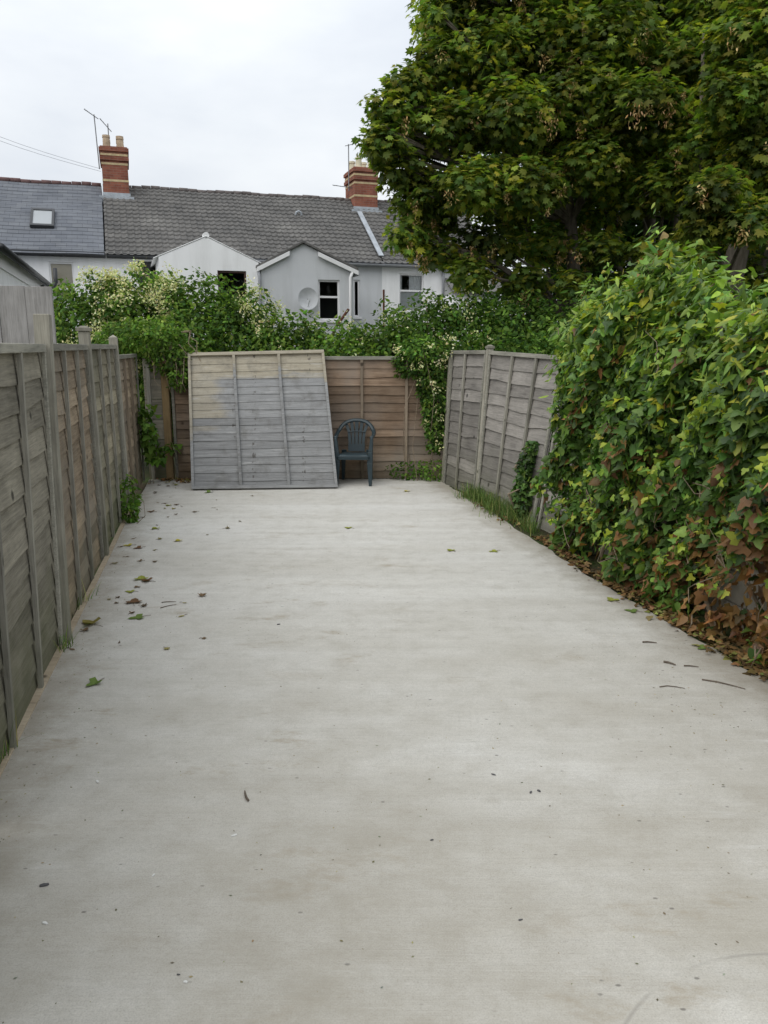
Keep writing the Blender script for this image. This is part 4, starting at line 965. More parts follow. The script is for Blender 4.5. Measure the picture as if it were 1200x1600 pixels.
for i in cand:
    sh = 'b' if isb[i] else ('y' if isy[i] and i % 3 == 0 else 'l' if isy[i] else 'dm'[i % 2])
    o = bpy.data.objects.new('leaf', one_leaf(i, sh)); COL.objects.link(o); o.parent = IV
    b_, t_, n_ = fr[2][i], fr[1][i], fr[0][i]; q = (p[i] - ivb); z_ = float(size[i]) * 1.05
    o.matrix_local = Matrix(((b_[0]*z_, t_[0]*z_, n_[0]*z_, q[0]), (b_[1]*z_, t_[1]*z_, n_[1]*z_, q[1]), (b_[2]*z_, t_[2]*z_, n_[2]*z_, q[2]), (0, 0, 0, 1)))
# long drooping young leaves in sprays along the crest
ns = 420
ps, ns_, ts, ds, ss = ivy_points(ns, r, 0.6, 0.66, 1.03)
k = 11; q = np.repeat(ps, k, 0) + r.normal(0, 0.05, (ns * k, 3)) + np.repeat(ns_, k, 0) * r.uniform(0, 0.07, (ns * k, 1))
c = palette(r, len(q), [GREEN, GREEN_L, (0.18, 0.25, 0.045), (0.30, 0.31, 0.045)], [2, 6, 5, 1.2])
leaf_mesh('young_foliage', T_LANCE, q - ivb, leaf_frames(q, np.repeat(ns_, k, 0), r, 0.2, 1.0, 0.45), r.uniform(0.05, 0.105, len(q)), c, M['ivy_leaf'], IV)['kind'] = 'stuff'
# short bright shoots standing out of the face
ps, ns_, ts, ds, ss = ivy_points(220, r, 0.9, 0.12, 0.95); k = 8
off_ = np.repeat(ns_, k, 0) * r.uniform(0.02, 0.10, (220 * k, 1)); q = np.repeat(ps + ns_ * (0.05 * ds)[:, None], k, 0) + off_ + r.normal(0, 0.028, (220 * k, 3))
leaf_mesh('shoots', T_IVY, q - ivb, leaf_frames(q, np.repeat(ns_, k, 0), r, 0.5, 0.5, 0.5), r.uniform(0.03, 0.065, len(q)), palette(r, len(q), [GREEN_L, (0.19, 0.26, 0.045), (0.29, 0.31, 0.05)], [3, 5, 2], 0.15), M['ivy_leaf'], IV)['kind'] = 'stuff'
# upright sprigs breaking the outline
mb = MB(); Q = []; QN = []
for (x, y, z, hgt) in ((1.98, 5.85, 2.35, 0.26), (2.08, 5.75, 2.32, 0.18), (2.12, 5.55, 2.2, 0.20), (2.06, 5.95, 2.3, 0.24), (1.93, 6.5, 2.2, 0.16), (1.80, 7.1, 2.1, 0.16), (1.72, 7.5, 2.0, 0.12), (2.25, 5.0, 1.98, 0.12), (2.3, 4.5, 1.92, 0.16), (2.40, 4.2, 1.95, 0.14)):
    for j in range(3):
        a = Vector((x + r.normal(0, .07), y + r.normal(0, .07), z - .1)); d = Vector((r.normal(0, .08), r.normal(0, .08), hgt * r.uniform(.7, 1.1)))
        L = [a + d * u + Vector((0, 0, -.05 * u * u)) for u in (0, .25, .5, .75, 1.0)]
        mb.tube([v - Vector(ivb) for v in L], [.005, .0045, .004, .003, .002], 5)
        for u in np.linspace(.15, 1.0, 12):
            Q.append(np.array(a + d * u) + r.normal(0, .015, 3)); aa = r.uniform(0, 6.28); QN.append((math.cos(aa), math.sin(aa), 0.4))
mb.build('sprigs', M['stem'], IV)['kind'] = 'stuff'
Q, QN = np.array(Q), unit(np.array(QN))
leaf_mesh('sprig_leaves', T_LANCE, Q - ivb, leaf_frames(Q, QN, r, 0.3, 0.7, 0.3), r.uniform(0.07, 0.14, len(Q)), palette(r, len(Q), [GREEN_L, (0.15, 0.215, 0.04), GREEN], [4, 4, 2]), M['ivy_leaf'], IV)['kind'] = 'stuff'
# woody stems climbing the wall
rr = random.Random(5)
for (y, w) in ((6.35, 0.022), (5.7, 0.014), (5.2, 0.012), (4.75, 0.020), (4.45, 0.016), (4.15, 0.014), (3.85, 0.016), (3.6, 0.014), (3.35, 0.016), (6.9, 0.012)):
    s_ = (W0.y - y) / abs(wd.y); a = W0 + wd * s_ + wnrm * (0.20 + rr.uniform(-.03, .05)); L = [Vector((a.x, a.y, -0.05))]
    for k_ in range(7): L.append(L[-1] + wd * rr.uniform(-.10, .10) + Vector((0, 0, rr.uniform(.08, .18))) + wnrm * (rr.uniform(-.03, .04)))
    mb = MB(); mb.tube([v - Vector(ivb) for v in L], [w * (1 - .08 * k_) for k_ in range(8)], 7)
    mb.build('stem', M['stem'], IV, smooth=True)
# fine dry tangle of tendrils
mb = MB()
for i in range(90):
    pp, nn_, _, _, _ = ivy_points(1, r, 1.0, 0.02, 0.95 if i % 4 == 0 else 0.5); a = Vector(pp[0]) + Vector(nn_[0]) * 0.06; L = [a]
    if a.y > 5.6 and a.z < 1.0 and i % 2: continue
    for k_ in range(5): L.append(L[-1] + Vector((r.normal(0, .03), r.normal(0, .06), r.normal(0, .06))))
    mb.tube([v - Vector(ivb) for v in L], [.004, .004, .0035, .003, .002, .0015], 4)
mb.build('tendrils', M['stem'], IV)['kind'] = 'stuff'

# narrow ivy column on the silvery fence
shrub('ivy_clump', 'narrow column of ivy climbing the silvery fence beside the grass', 'ivy',
      [(1.45, 7.98, 0.22, 0.10, 0.14, 0.28), (1.47, 7.98, 0.50, 0.07, 0.10, 0.24), (1.53, 8.0, 0.72, 0.05, 0.07, 0.14)], 900, T_IVY, 0.055, [GREEN_D, GREEN, GREEN_L], [4, 4, 1], 81, base=(1.46, 7.98, -0.06), stems=4, mat='ivy_leaf')

# ------------------------------------------------------------------ sycamores
def sycamore(label, trunk, radii, clumps, n_leaf, seed, cols, probs, T=T_MAPLE, size=0.10, seeds=0, extra=0, box=None):
    r = np.random.default_rng(seed); base = trunk[0]
    o = tag(empty('sycamore_tree', base), label, 'tree', 'sycamores beyond the ivy'); B = Vector(base); bb = np.array(base)
    mb = MB(); P = [Vector(q) for q in trunk]
    mb.tube([q - B for q in P], radii, 12); mb.build('trunk', M['bark'], o, smooth=True)
    C = list(clumps)
    for sx_ in ((-.45, .5), (.5, .7)) if seeds else ():     # companion stems rising from the same stool
        mb = MB(); L_ = [P[0].lerp(P[-1], u_) + Vector((sx_[0] * u_ * 2.0 + .25 * sx_[0], sx_[1] * u_ + .2 * sx_[1], 0)) for u_ in (0, .2, .4, .6, .85)]
        mb.tube([q - B for q in L_], [.07, .06, .05, .04, .02], 9); mb.build('stem', M['bark'], o, smooth=True)
    for i in range(extra):
        C.append((r.uniform(*box[0]), r.uniform(*box[1]), r.uniform(*box[2]), r.uniform(.5, .85)))
    mb = MB()
    for (x, y, z, rad) in C:
        c = Vector((x, y, z)); best = min(P[1:], key=lambda q: (q - c).length + 2.5 * max(0, q.z - z + 0.4))
        mid = best.lerp(c, .55) + Vector((r.normal(0, .12), r.normal(0, .12), 0.25 * r.random() + .05))
        w = 0.028 + 0.012 * (best - c).length
        mb.tube([q - B for q in (best, best.lerp(mid, .5) + Vector((r.normal(0, .06), r.normal(0, .06), .08)), mid, c)], [w, w * .8, w * .55, w * .18], 6)
        for j in range(5):
            d = r.normal(0, 1, 3); d /= np.linalg.norm(d); e = c + Vector(d * rad * np.array([1, 1, .6]))
            mb.tube([q - B for q in (mid.lerp(c, .5), c.lerp(e, .4) + Vector((0, 0, .04)), e)], [w * .3, w * .2, .004], 4)
    mb.build('limbs', M['bark'], o)['kind'] = 'stuff'
    ells = [(x, y, z, rad * 1.08, rad * 1.08, rad * 0.78) for x, y, z, rad in C]
    p, nm, rr = scatter(ells, n_leaf, r, shell=0.3, zmin=0.5, power=0.7)
    cl = palette(r, len(p), cols, probs, 0.18)
    tone = 1 + 0.42 * np.sin(p[:, 0] * 2.9 + seed) * np.sin(p[:, 2] * 3.7 + 1.2 * seed) + 0.15 * np.sin(p[:, 0] * 7 + p[:, 1] * 5)
    leaf_mesh('crown', T, p - bb, leaf_frames(p, nm, r, 0.85, 0.45, 0.42), r.uniform(size * .5, size * 1.5, len(p)), np.clip(cl * tone[:, None], 0, .5), M['tree_leaf'], o)['kind'] = 'stuff'
    if seeds:       # hanging bunches of winged seeds
        variants = []; k = 0
        pick = r.permutation(len(p))
        for i in pick:
            if k >= seeds: break
            if p[i, 2] > 8 or nm[i, 1] > -0.25 or nm[i, 2] > 0.3 or rr[i] < 0.9: continue
            if k < 4:
                nn = (46, 30, 58, 38)[k]; q = np.c_[r.normal(0, .03 + .008 * k, nn), r.normal(0, .03 + .008 * k, nn), -r.uniform(0, (.24, .16, .30, .20)[k], nn)]
                so = leaf_mesh('seed_cluster', T_LANCE, q, leaf_frames(q, unit(r.normal(0, 1, (nn, 3))), r, 0.0, 1.0, .5), r.uniform(.04, .07, nn), palette(r, nn, [(0.34, 0.22, 0.12), (0.46, 0.35, 0.20), (0.25, 0.15, 0.08), (0.24, 0.24, 0.09)], [4, 3, 2, 2 * (k % 2)]), M['dry'], o); variants.append(so.data)
            else: so = link('seed_cluster', variants[r.integers(4)], None, o)
            so['kind'] = 'stuff'; so.location = Vector(p[i] - bb) + Vector((0, 0, -.02)); so.rotation_euler = (0, 0, r.uniform(0, 6.28)); s_ = r.uniform(.5, 1.2); so.scale = (s_, s_, s_); k += 1
    return o
SC = ([(0.070, 0.110, 0.034), (0.112, 0.160, 0.038), (0.170, 0.200, 0.038), (0.25, 0.24, 0.042)], [3, 5, 4, 2])
C1 = [(1.05,13.5,6.85,0.61),(0.88,13.0,6.05,0.48),(0.38,12.6,5.57,0.40),(0.07,12.4,5.21,0.35),(-0.02,12.3,4.73,0.37),(0.40,13.0,4.96,0.45),(0.31,12.6,4.39,0.40),(0.55,12.8,3.99,0.44),(0.36,12.6,3.46,0.35),(0.83,12.8,3.26,0.36),(0.76,13.5,3.86,0.45),(0.96,12.6,5.04,0.57),(1.61,13.0,6.14,0.70),(1.33,12.3,4.13,0.56),(1.90,12.5,5.15,0.67),(2.13,12.2,4.11,0.55),(2.47,13.2,6.43,0.71),(2.91,12.8,5.50,0.74),(1.69,13.0,3.45,0.52),(1.33,12.4,2.90,0.35),(2.65,13.5,3.46,0.45),(3.16,12.6,4.51,0.57),(3.40,13.0,6.36,0.81),(3.82,12.4,5.21,0.67),(2.27,13.0,2.81,0.39),(1.06,14.0,5.94,0.58),(1.77,14.5,5.69,0.72),(2.79,14.0,5.16,0.69),
      (1.5,13.5,7.4,.8),(2.3,13.2,7.6,.85),(3.2,13.5,7.8,.9),(1.9,14.2,8.5,.9),(3.0,14.2,8.9,.9),(1.3,14.4,7.2,.7),(2.4,14.8,7.0,.8),(3.6,14.8,7.2,.8),(2.2,15.2,6.0,.8),(3.2,15.4,5.2,.8),(1.5,15.0,4.6,.6),(2.2,14.4,4.3,.6)]
C1 += [(0.88,13.33,6.33,0.12),(0.75,13.3,6.13,0.16),(0.76,13.54,6.13,0.18),(0.52,13.04,5.74,0.18),(0.46,12.9,5.86,0.17),(0.38,13.07,5.77,0.15),(0.0,12.34,5.26,0.11),(-0.06,12.57,5.27,0.13),(0.16,12.74,5.29,0.16),(-0.06,12.49,4.91,0.14),(-0.04,12.17,4.86,0.13),(-0.02,12.64,4.82,0.18),(0.38,12.77,4.45,0.15),(-0.1,13.11,4.92,0.17),(-0.04,13.08,4.83,0.16),(-0.03,12.37,4.77,0.16),(-0.06,12.73,4.56,0.12),(-0.06,12.33,4.62,0.18),(0.36,12.94,4.35,0.17),(0.26,12.95,4.3,0.14),(0.23,12.52,4.3,0.17),(0.55,12.7,3.51,0.19),(0.48,12.6,3.29,0.13),(0.41,12.56,3.49,0.12),(0.42,13.58,3.55,0.15),(0.61,13.46,4.36,0.13),(0.55,13.25,4.26,0.14),(0.21,12.47,4.95,0.15),(0.22,12.72,5.28,0.15),(0.28,12.42,5.08,0.18),(0.88,13.06,6.33,0.14),(0.78,12.77,6.6,0.13),(0.72,13.09,6.05,0.14),(0.59,12.32,3.99,0.19),(0.6,12.52,3.96,0.14),(0.63,12.5,3.99,0.18)]      # loose sprays at the edge of the crown
C2 = [(4.57,12.8,5.94,0.69),(4.59,12.2,4.64,0.55),(4.23,12.4,4.15,0.51),(4.26,14.0,7.08,0.69),(3.94,13.0,4.17,0.48),(5.12,13.0,6.71,0.75),(4.76,13.6,5.45,0.67),(3.98,14.0,5.06,0.64),(4.5,13.8,8.0,.9),(5.4,13.8,7.7,.9),(5.3,14.3,6.2,.8),(5.0,15.2,5.0,.8),(4.2,15.4,6.4,.8),(5.9,14.8,5.2,.8),(4.9,14.6,9.0,.9),(3.6,14.0,4.0,.5),(4.0,12.2,3.15,.36),(3.35,12.6,3.25,.38),(4.7,12.2,3.35,.42),(5.3,12.1,2.9,.45),(2.95,12.5,2.75,.32),(3.7,12.9,2.7,.34),(4.4,13.0,2.75,.36)]
C3 = [(4.58,10.8,4.92,0.54),(4.85,11.0,5.66,0.64),(4.24,10.5,3.71,0.39),(4.63,10.3,3.34,0.36),(4.24,10.6,3.30,0.32),(4.99,11.0,4.28,0.50),(5.55,11.0,3.80,0.64),(5.67,11.5,5.12,0.76),(4.06,10.6,2.94,0.26),(5.3,11.2,6.6,.8),(6.2,11.4,6.2,.8),(5.9,11.8,7.4,.85),(6.6,12.0,5.0,.8),(6.4,11.5,3.9,.6),(5.2,12.2,5.4,.6)]
sycamore('sycamore nearest the houses, its crown reaching over the brick chimney', [(3.42, 13.7, -0.06), (3.33, 13.65, 2.0), (3.10, 13.6, 3.8), (2.85, 13.55, 5.0), (2.62, 13.6, 6.6), (2.45, 13.8, 8.6)], [.15, .12, .105, .085, .06, .03], C1, 56000, 101, *SC, seeds=130)
sycamore('slim straight sycamore in the middle of the three', [(4.72, 14.1, -0.06), (4.66, 14.0, 2.4), (4.50, 14.0, 4.4), (4.32, 14.0, 6.3), (4.5, 14.1, 8.6)], [.13, .11, .095, .07, .03], C2, 27000, 102, *SC, seeds=60)
sycamore('sycamore with the thick trunk leaning away above the ivy', [(4.80, 11.6, -0.06), (4.88, 11.5, 2.2), (5.04, 11.5, 3.3), (5.24, 11.5, 4.1), (5.30, 11.5, 5.2), (5.5, 11.6, 7.2)], [.19, .165, .145, .12, .09, .04], C3, 26000, 103, *SC, seeds=45)
DK = ([(0.045, 0.08, 0.026), (0.06, 0.10, 0.03), (0.08, 0.125, 0.034)], [4, 5, 2])
sycamore('dark tree behind the sycamores on the side of the houses', [(4.3, 18.5, -0.06), (4.2, 18.5, 3), (4.0, 18.4, 6), (3.9, 18.4, 9)], [.18, .15, .10, .04], [], 9000, 104, *DK, T=T_TRI, size=0.24, extra=34, box=((2.3, 6.2), (17.4, 19.6), (2.8, 9.6)))
sycamore('dark tree behind the sycamores farthest from the houses', [(7.8, 17.5, -0.06), (7.7, 17.5, 3), (7.6, 17.4, 6), (7.5, 17.4, 9)], [.18, .15, .10, .04], [], 11000, 105, *DK, T=T_TRI, size=0.24, extra=40, box=((5.8, 10.0), (16.2, 18.8), (2.4, 9.6)))

# ------------------------------------------------------------------ plastic chair
CH = tag(empty('plastic_chair', (-0.385, 10.22, 0), R(-4)), 'dark green moulded plastic garden chair tucked beside the leaning panel', 'chair')
def smooth_path(P, k=5):
    P = [Vector(q) for q in P]; out_ = []
    for i in range(len(P) - 1):
        a, b, c, d = P[max(i-1, 0)], P[i], P[i+1], P[min(i+2, len(P)-1)]
        for j in range(k):
            t = j / k; out_.append(0.5 * ((2*b) + (c-a)*t + (2*a-5*b+4*c-d)*t*t + (3*b-a-3*c+d)*t**3))
    return out_ + [P[-1]]
# seat: dished slab
mb = MB(); k = 10; hw = 0.215
for i in range(k + 1):
    for j in range(k + 1):
        x = (-1 + 2 * i / k); y = -0.22 + 0.43 * j / k
        z = 0.425 - 0.018 * (1 - x * x) - 0.02 * (j / k) - (0.035 if j == 0 else 0) - (0.02 if abs(x) == 1 else 0)
        mb.v.append((x * hw * (1 - 0.12 * j / k), y - (0.012 if j == 0 else 0), z))
for i in range(k):
    for j in range(k): q = i * (k + 1) + j; mb.f.append((q, q + k + 1, q + k + 2, q + 1))
o = mb.build('seat', M['chair'], CH, smooth=True); so = o.modifiers.new('solid', 'SOLIDIFY'); so.thickness = 0.008
# front apron
mb = MB(); mb.box(-0.20, 0.20, -0.228, -0.218, 0.345, 0.395); mb.build('apron', M['chair'], CH, bevel=0.004)
# back rim sweeping down into the arms
rim = smooth_path([(-0.235, -0.17, 0.63), (-0.245, 0.02, 0.645), (-0.235, 0.16, 0.68), (-0.175, 0.235, 0.765), (-0.07, 0.265, 0.812), (0.07, 0.265, 0.812), (0.175, 0.235, 0.765), (0.235, 0.16, 0.68), (0.245, 0.02, 0.645), (0.235, -0.17, 0.63)])
mb = MB(); mb.tube(rim, 0.022, 10, flat=(1.25, 0.75)); mb.build('back_rim', M['chair'], CH, smooth=True)
for i, u in enumerate((-2, -1, 0, 1, 2)):
    xb, xt = u * 0.047, u * 0.062; w0, w1 = 0.036, (0.050 if u == 0 else 0.044)
    zt = 0.815 - 0.006 * u * u * 1.6; mb = MB()
    L = [(0.0, xb, w0, 0.185, 0.415), (0.3, xb * .97, w0, 0.205, 0.53), (0.65, xb * 1.1, w0 * 1.08, 0.232, 0.66), (1.0, xt * 1.15, w1, 0.258, zt - 0.012)]
    for a, b in zip(L[:-1], L[1:]):
        mb.hexa([(a[1]-a[2]/2, a[3], a[4]), (a[1]+a[2]/2, a[3], a[4]), (a[1]+a[2]/2, a[3]+.008, a[4]), (a[1]-a[2]/2, a[3]+.008, a[4]), (b[1]-b[2]/2, b[3], b[4]), (b[1]+b[2]/2, b[3], b[4]), (b[1]+b[2]/2, b[3]+.008, b[4]), (b[1]-b[2]/2, b[3]+.008, b[4])])
    mb.build('back_slat', M['chair'], CH)
mb = MB(); mb.hexa([(-.112, .183, .40), (.112, .183, .40), (.112, .196, .40), (-.112, .196, .40), (-.116, .2, .50), (.116, .2, .50), (.116, .213, .50), (-.116, .213, .50)]); mb.build('back_base', M['chair'], CH, bevel=0.004)
mb = MB(); mb.tube(smooth_path([(-.12, .218, .665), (0, .222, .672), (.12, .218, .665)]), 0.006, 6); mb.build('slat_rib', M['chair'], CH)
for s in (-1, 1):
    mb = MB()      # front leg: broad channel section narrowing to the foot, carrying the arm
    for (x0_, w0, y0_, d0, z0_), (x1_, w1, y1_, d1, z1_) in zip([(.222, .038, -.235, .04, 0.0), (.215, .075, -.215, .045, .30), (.222, .06, -.20, .045, .45)], [(.215, .075, -.215, .045, .30), (.222, .06, -.20, .045, .45), (.238, .034, -.175, .05, .625)]):
        a0, a1 = s * (x0_ - w0 / 2), s * (x0_ + w0 / 2); b0, b1 = s * (x1_ - w1 / 2), s * (x1_ + w1 / 2)
        if s < 0: a0, a1, b0, b1 = a1, a0, b1, b0
        mb.hexa([(a0, y0_, z0_), (a1, y0_, z0_), (a1, y0_ + d0, z0_), (a0, y0_ + d0, z0_), (b0, y1_, z1_), (b1, y1_, z1_), (b1, y1_ + d1, z1_), (b0, y1_ + d1, z1_)])
    mb.build('leg', M['chair'], CH, bevel=0.006)
    mb = MB()
    for (x0_, w0, y0_, z0_), (x1_, w1, y1_, z1_) in zip([(.195, .036, .26, 0.0), (.18, .06, .20, .30)], [(.18, .06, .20, .30), (.165, .065, .165, .425)]):
        a0, a1 = sorted((s * (x0_ - w0 / 2), s * (x0_ + w0 / 2))); b0, b1 = sorted((s * (x1_ - w1 / 2), s * (x1_ + w1 / 2)))
        mb.hexa([(a0, y0_, z0_), (a1, y0_, z0_), (a1, y0_ + .035, z0_), (a0, y0_ + .035, z0_), (b0, y1_, z1_), (b1, y1_, z1_), (b1, y1_ + .04, z1_), (b0, y1_ + .04, z1_)])
    mb.build('leg', M['chair'], CH, bevel=0.006)

# ------------------------------------------------------------------ leaf litter along the ivy's foot and in the corner
def litter(name, label, strips, seed, cols, probs):
    r = np.random.default_rng(seed); P = []
    for (x0, y0, x1, y1, w, n) in strips:
        t = r.random(n); P.append(np.c_[x0 + (x1 - x0) * t + r.normal(0, w, n), y0 + (y1 - y0) * t + r.normal(0, w * .6, n), r.uniform(0.006, 0.03, n)])
    P = np.vstack(P); n = len(P); nm = unit(np.c_[r.normal(0, .35, n), r.normal(0, .35, n), np.ones(n)])
    t = unit(np.cross(nm, unit(r.normal(0, 1, (n, 3))))); b = np.array([P[:, 0].mean(), P[:, 1].mean(), 0])
    o = leaf_mesh(name, T_IVY, P - b, (nm, t, np.cross(t, nm)), r.uniform(.022, .058, n), palette(r, n, cols, probs), M['dry'], None)
    o.location = b; return tag(o, label, 'leaf litter', kind='stuff')
LC = ([(0.15, 0.088, 0.045), (0.21, 0.14, 0.08), (0.09, 0.058, 0.036), (0.17, 0.17, 0.06)], [4, 3, 4, 2])
litter('leaf_litter', 'brown leaf litter banked along the foot of the ivy', [(1.50, 7.2, 1.69, 5.95, .04, 300), (1.71, 5.95, 1.95, 4.9, .045, 330), (1.97, 4.9, 2.19, 3.9, .05, 460), (2.20, 3.9, 2.53, 2.6, .06, 420), (1.0, 9.4, 1.4, 7.6, .05, 120)], 91, *LC)
litter('leaf_litter', 'small drift of dead leaves in the far corner below the tan post', [(-3.0, 10.40, -2.55, 10.45, .07, 130), (-2.95, 10.2, -2.5, 10.3, .1, 30)], 92, *LC)

# single fallen leaves
GRN, YG, BR_, YL = (0.13, 0.19, 0.05), (0.27, 0.29, 0.06), (0.15, 0.085, 0.045), (0.42, 0.36, 0.06)
def fallen(x, y, size, colr, label, rot, curl=0.25, T=T_IVY):
    v = T[0].copy(); v[:, 1] -= 0.45; v[:, 2] = curl * (v[:, 0] ** 2 * 1.2 + 0.5 * v[:, 1] ** 2) + 0.02 * np.sin(v[:, 1] * 9); v *= size; v[:, 2] -= v[:, 2].min() - 0.003
    me = bpy.data.meshes.new('fallen_leaf'); me.from_pydata(v.tolist(), [], T[1].tolist()); me.update()
    a = np.ones((len(v), 4), np.float32); a[:, :3] = colr
    me.color_attributes.new('Col', 'FLOAT_COLOR', 'POINT').data.foreach_set('color', a.reshape(-1))
    o = link('fallen_leaf', me, M['dry'], None, (x, y, 0.0)); o.rotation_euler = (0, 0, rot); tag(o, label, 'leaf', 'leaves fallen on the concrete' if 'scrap' not in label else 'leaf scraps near the long fence')
    sd_ = MB(); sd_.tube([(0, -.42 * size, .006), (.05 * size, -.75 * size, .008), (.10 * size, -1.0 * size, .005)], .0018, 4); sd_.build('stalk', M['twig'], o)
FL = [(-1.917, 5.873, .15, YG, 'pale yellow-green fallen leaf lying against a brown one', 0.3, .3), (-1.86, 5.80, .11, BR_, 'brown curled fallen leaf touching a pale yellow-green one', 1.2, .7),
      (-1.677, 4.962, .13, GRN, 'green fallen leaf nearest the brown twigs', 2.0, .2), (-1.795, 5.31, .15, BR_, 'flat brown fallen leaf beyond the green one', .2, .25),
      (-1.95, 4.851, .16, (0.20, 0.17, 0.05), 'large curled olive-brown leaf on the edging board', 1.0, .8), (-1.581, 3.912, .11, GRN, 'green fallen leaf closest to the camera', 2.6, .6),
      (-1.903, 5.532, .09, YG, 'small pale fallen leaf between two large ones', 1.4, .2), (-1.944, 7.084, .11, YL, 'bright yellow fallen leaf out from the fence', .4, .4),
      (-2.36, 6.90, .10, YL, 'yellow fallen leaf against the fence foot', 1.7, .3), (-2.305, 7.58, .12, YG, 'yellow-green fallen leaf beside the leafy weed', .6, .4),
      (-2.236, 6.801, .10, BR_, 'dull brown leaf next to the yellow one by the fence', 2.2, .4), (-0.368, 7.608, .10, YG, 'lone yellow-green leaf in the middle of the slab', 1.0, .2),
      (0.593, 6.734, .10, YG, 'pale leaf alone on the slab, towards the ivy', .5, .2), (-2.201, 9.52, .13, GRN, 'green leaf just in front of the leaning panel', 2.4, .6),
      (-2.745, 10.065, .12, YG, 'yellow-green leaf before the corner drift', .2, .4), (0.972, 6.69, .10, YG, 'pale green leaf halfway to the ivy', 1.9, .2),
      (1.646, 5.353, .12, YG, 'flat pale leaf at the ivy edge, the far one of two', .3, .15), (1.708, 5.104, .11, GRN, 'flat green leaf at the ivy edge, the near one of two', 1.1, .15),
      (1.93, 4.42, .09, GRN, 'small green leaf beside the litter near the twigs', 2.0, .4), (-2.585, 8.377, .10, BR_, 'brown leaf beyond the leafy weed', 1.3, .4),
      (-2.489, 8.727, .09, YG, 'small yellow-green leaf farthest up the slab by the fence', .9, .3), (0.28, 9.62, .11, YL, 'yellow leaf on the slab before the brown fence', .3, .3)]
for f_ in FL: fallen(f_[0], f_[1], f_[2] * 0.78, f_[3], f_[4], f_[5], f_[6])
r = np.random.default_rng(55)
for i in range(46):
    yy = 4.2 + 5.9 * r.random() ** 0.8; xx = -1.02 - 0.213 * yy + 0.06 + abs(r.normal(0, .45))
    if xx > 0.6: continue
    if yy > 9.3 and xx > -2.6: yy -= 1.0
    fallen(xx, yy, r.uniform(.025, .065), tuple(np.array([(0.16, 0.11, 0.065), (0.24, 0.21, 0.08), (0.12, 0.09, 0.06), (0.20, 0.17, 0.10)][r.integers(4)]) * r.uniform(.8, 1.2)), 'small faded leaf scrap scattered on the concrete near the long fence', r.uniform(0, 6.28), r.uniform(.1, .9), (T_IVY, T_OVAL, T_MAPLE)[r.integers(3)])
def twig(x, y, L, rot, r_, label, bend=0.0):
    bend = bend * 0.5 + L * 0.05
    mb = MB(); mb.tube([(-L / 2, 0, r_), (-L / 6, bend, r_ * 1.3), (L / 6, bend * .6, r_ * 1.2), (L / 2, -bend * .3, r_)], [r_, r_ * .95, r_ * .8, r_ * .5], 6)
    o = mb.build('twig', M['twig'], None, (x, y, 0.001)); o.rotation_euler = (0, 0, rot); tag(o, label, 'twig', 'twigs on the concrete')
twig(-0.561, 2.845, .075, R(112), .005, 'short dark twig lying near the entrance, on its own')
twig(1.841, 3.912, .22, R(-32), .004, 'longest twig, lying closest to the ivy litter')
twig(1.643, 4.513, .085, R(-8), .005, 'short thick twig farthest from the camera near the ivy')
twig(1.65, 4.19, .07, R(-40), .006, 'stubby dark twig left of a thin one near the ivy')
twig(1.76, 4.15, .08, R(-12), .004, 'thin short twig between the stubby and the longest')
twig(1.549, 3.872, .13, R(-6), .003, 'thin curved twig out from the longest one', .02)
twig(-1.542, 5.29, .10, R(10), .003, 'brown twig beside the green fallen leaf'); twig(-1.52, 5.20, .12, R(40), .003, 'brown forked-looking twig just nearer than its neighbour')
def flake(x, y, s, m, label, cat, rot, grp):
    s *= 0.75
    rr_ = random.Random(int(abs(x * 997 + y * 131))); k = 7; mb = MB()
    an = [2 * math.pi * i / k + rr_.uniform(-.3, .3) for i in range(k)]; ra = [s * rr_.uniform(.5, 1.0) for _ in range(k)]
    mb.v = [(ra[i] * math.cos(an[i]) * 1.5, ra[i] * math.sin(an[i]) * .7, 0.001) for i in range(k)] + [(ra[i] * math.cos(an[i]) * 1.35, ra[i] * math.sin(an[i]) * .6, 0.002 + s * .3) for i in range(k)]
    mb.f = [tuple(range(k, 2 * k))] + [(i, (i + 1) % k, k + (i + 1) % k, k + i) for i in range(k)]
    o = mb.build(cat.replace(' ', '_'), M[m], None, (x, y, 0.0)); o.rotation_euler = (0, 0, rot); tag(o, label, cat, grp)
G1, G2 = 'pale chips on the concrete', 'dark bits on the concrete'
flake(-1.209, 2.954, .014, 'chip', 'white paint chip nearest the fence', 'paint chip', -.8, G1); flake(-0.562, 2.588, .013, 'chip', 'white paint chip beyond the brown smears', 'paint chip', .5, G1)
flake(-0.80, 2.365, .009, 'chip', 'small white paint chip among the brown smears', 'paint chip', 1.2, G1); flake(-0.574, 1.903, .010, 'chip', 'white paint chip beside a dark stone at the bottom', 'paint chip', .1, G1)
flake(-1.081, 2.137, .012, 'chip', 'white paint chip near the dark curled scrap', 'paint chip', -.4, G1); flake(-0.72, 5.20, .012, 'chip', 'pale chip out on the slab beyond the lone pebble', 'paint chip', .4, G1)
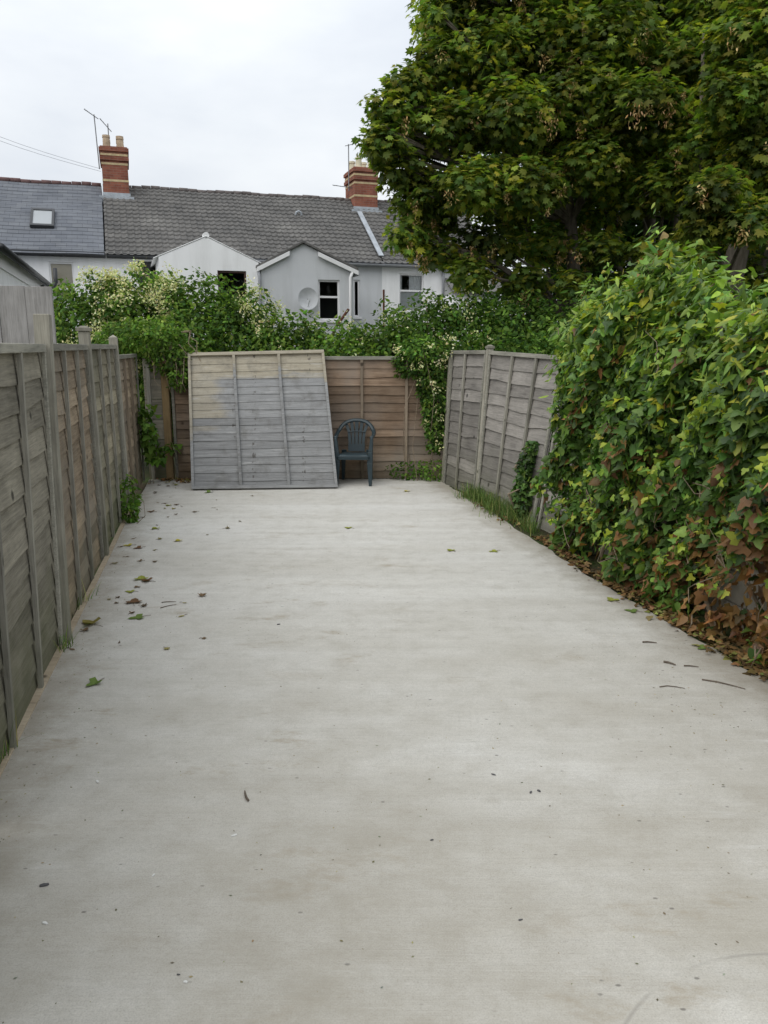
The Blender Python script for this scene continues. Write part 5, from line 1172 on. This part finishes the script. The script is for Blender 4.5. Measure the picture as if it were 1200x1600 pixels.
flake(-0.697, 4.839, .014, 'stone_dark', 'lone dark pebble in the middle distance of the slab', 'pebble', .4, G2); flake(-1.156, 2.313, .018, 'stone_dark', 'dark curled scrap near the entrance by the fence side', 'scrap', .2, G2)
flake(0.179, 2.561, .008, 'stone_dark', 'dark pebble alone in the middle of the foreground', 'pebble', .3, G2); flake(0.437, 2.151, .008, 'stone_dark', 'small dark pebble nearest the curved trowel mark', 'pebble', .3, G2)
flake(0.605, 2.875, .012, 'stone_dark', 'dark scrap, the left one of a close pair', 'scrap', 1.0, G2); flake(0.640, 2.885, .012, 'stone_dark', 'dark scrap, the right one of a close pair', 'scrap', -.9, G2)
flake(0.47, 3.01, .011, 'stone_dark', 'dark flake just beyond the close pair of scraps', 'scrap', -.6, G2); flake(-0.601, 1.93, .007, 'stone_dark', 'dark stone touching the white chip at the bottom', 'pebble', 0, G2)
# fine grit, uncountable
r = np.random.default_rng(123); mbn = 650
P = np.c_[r.uniform(-1.7, 1.9, mbn), 1.5 + r.random(mbn) ** 1.3 * 8.2, np.full(mbn, 0.0015)]
keep = (P[:, 0] > -1.05 - 0.2 * P[:, 1]) & (P[:, 0] < 2.8 - 0.2 * P[:, 1]); extra_ = np.c_[r.normal(-1.75, .12, 160) - 0.18 * r.uniform(-1.2, 3.5, 160) * 0, r.uniform(3.0, 4.2, 160), np.full(160, 0.0015)]
ey = r.uniform(2.4, 9.5, 420); P = np.vstack([P[keep], np.c_[-1.02 - 0.213 * ey + np.abs(r.normal(0, .16, 420)) + 0.02, ey, np.full(420, 0.0015)], np.c_[r.normal(1.6, .25, 140), r.normal(3.7, .6, 140), np.full(140, 0.0015)]])
n = len(P); nm = unit(np.c_[r.normal(0, .1, n), r.normal(0, .1, n), np.ones(n)]); t = unit(np.cross(nm, unit(r.normal(0, 1, (n, 3)))))
o = leaf_mesh('grit', T_TRI, P, (nm, t, np.cross(t, nm)), r.uniform(.004, .015, n), palette(r, n, [(0.13, 0.115, 0.095), (0.22, 0.18, 0.13), (0.18, 0.175, 0.17)], [4, 3, 3]), M['dry'], None)
tag(o, 'fine dark grit scattered over the concrete', 'grit', kind='stuff')
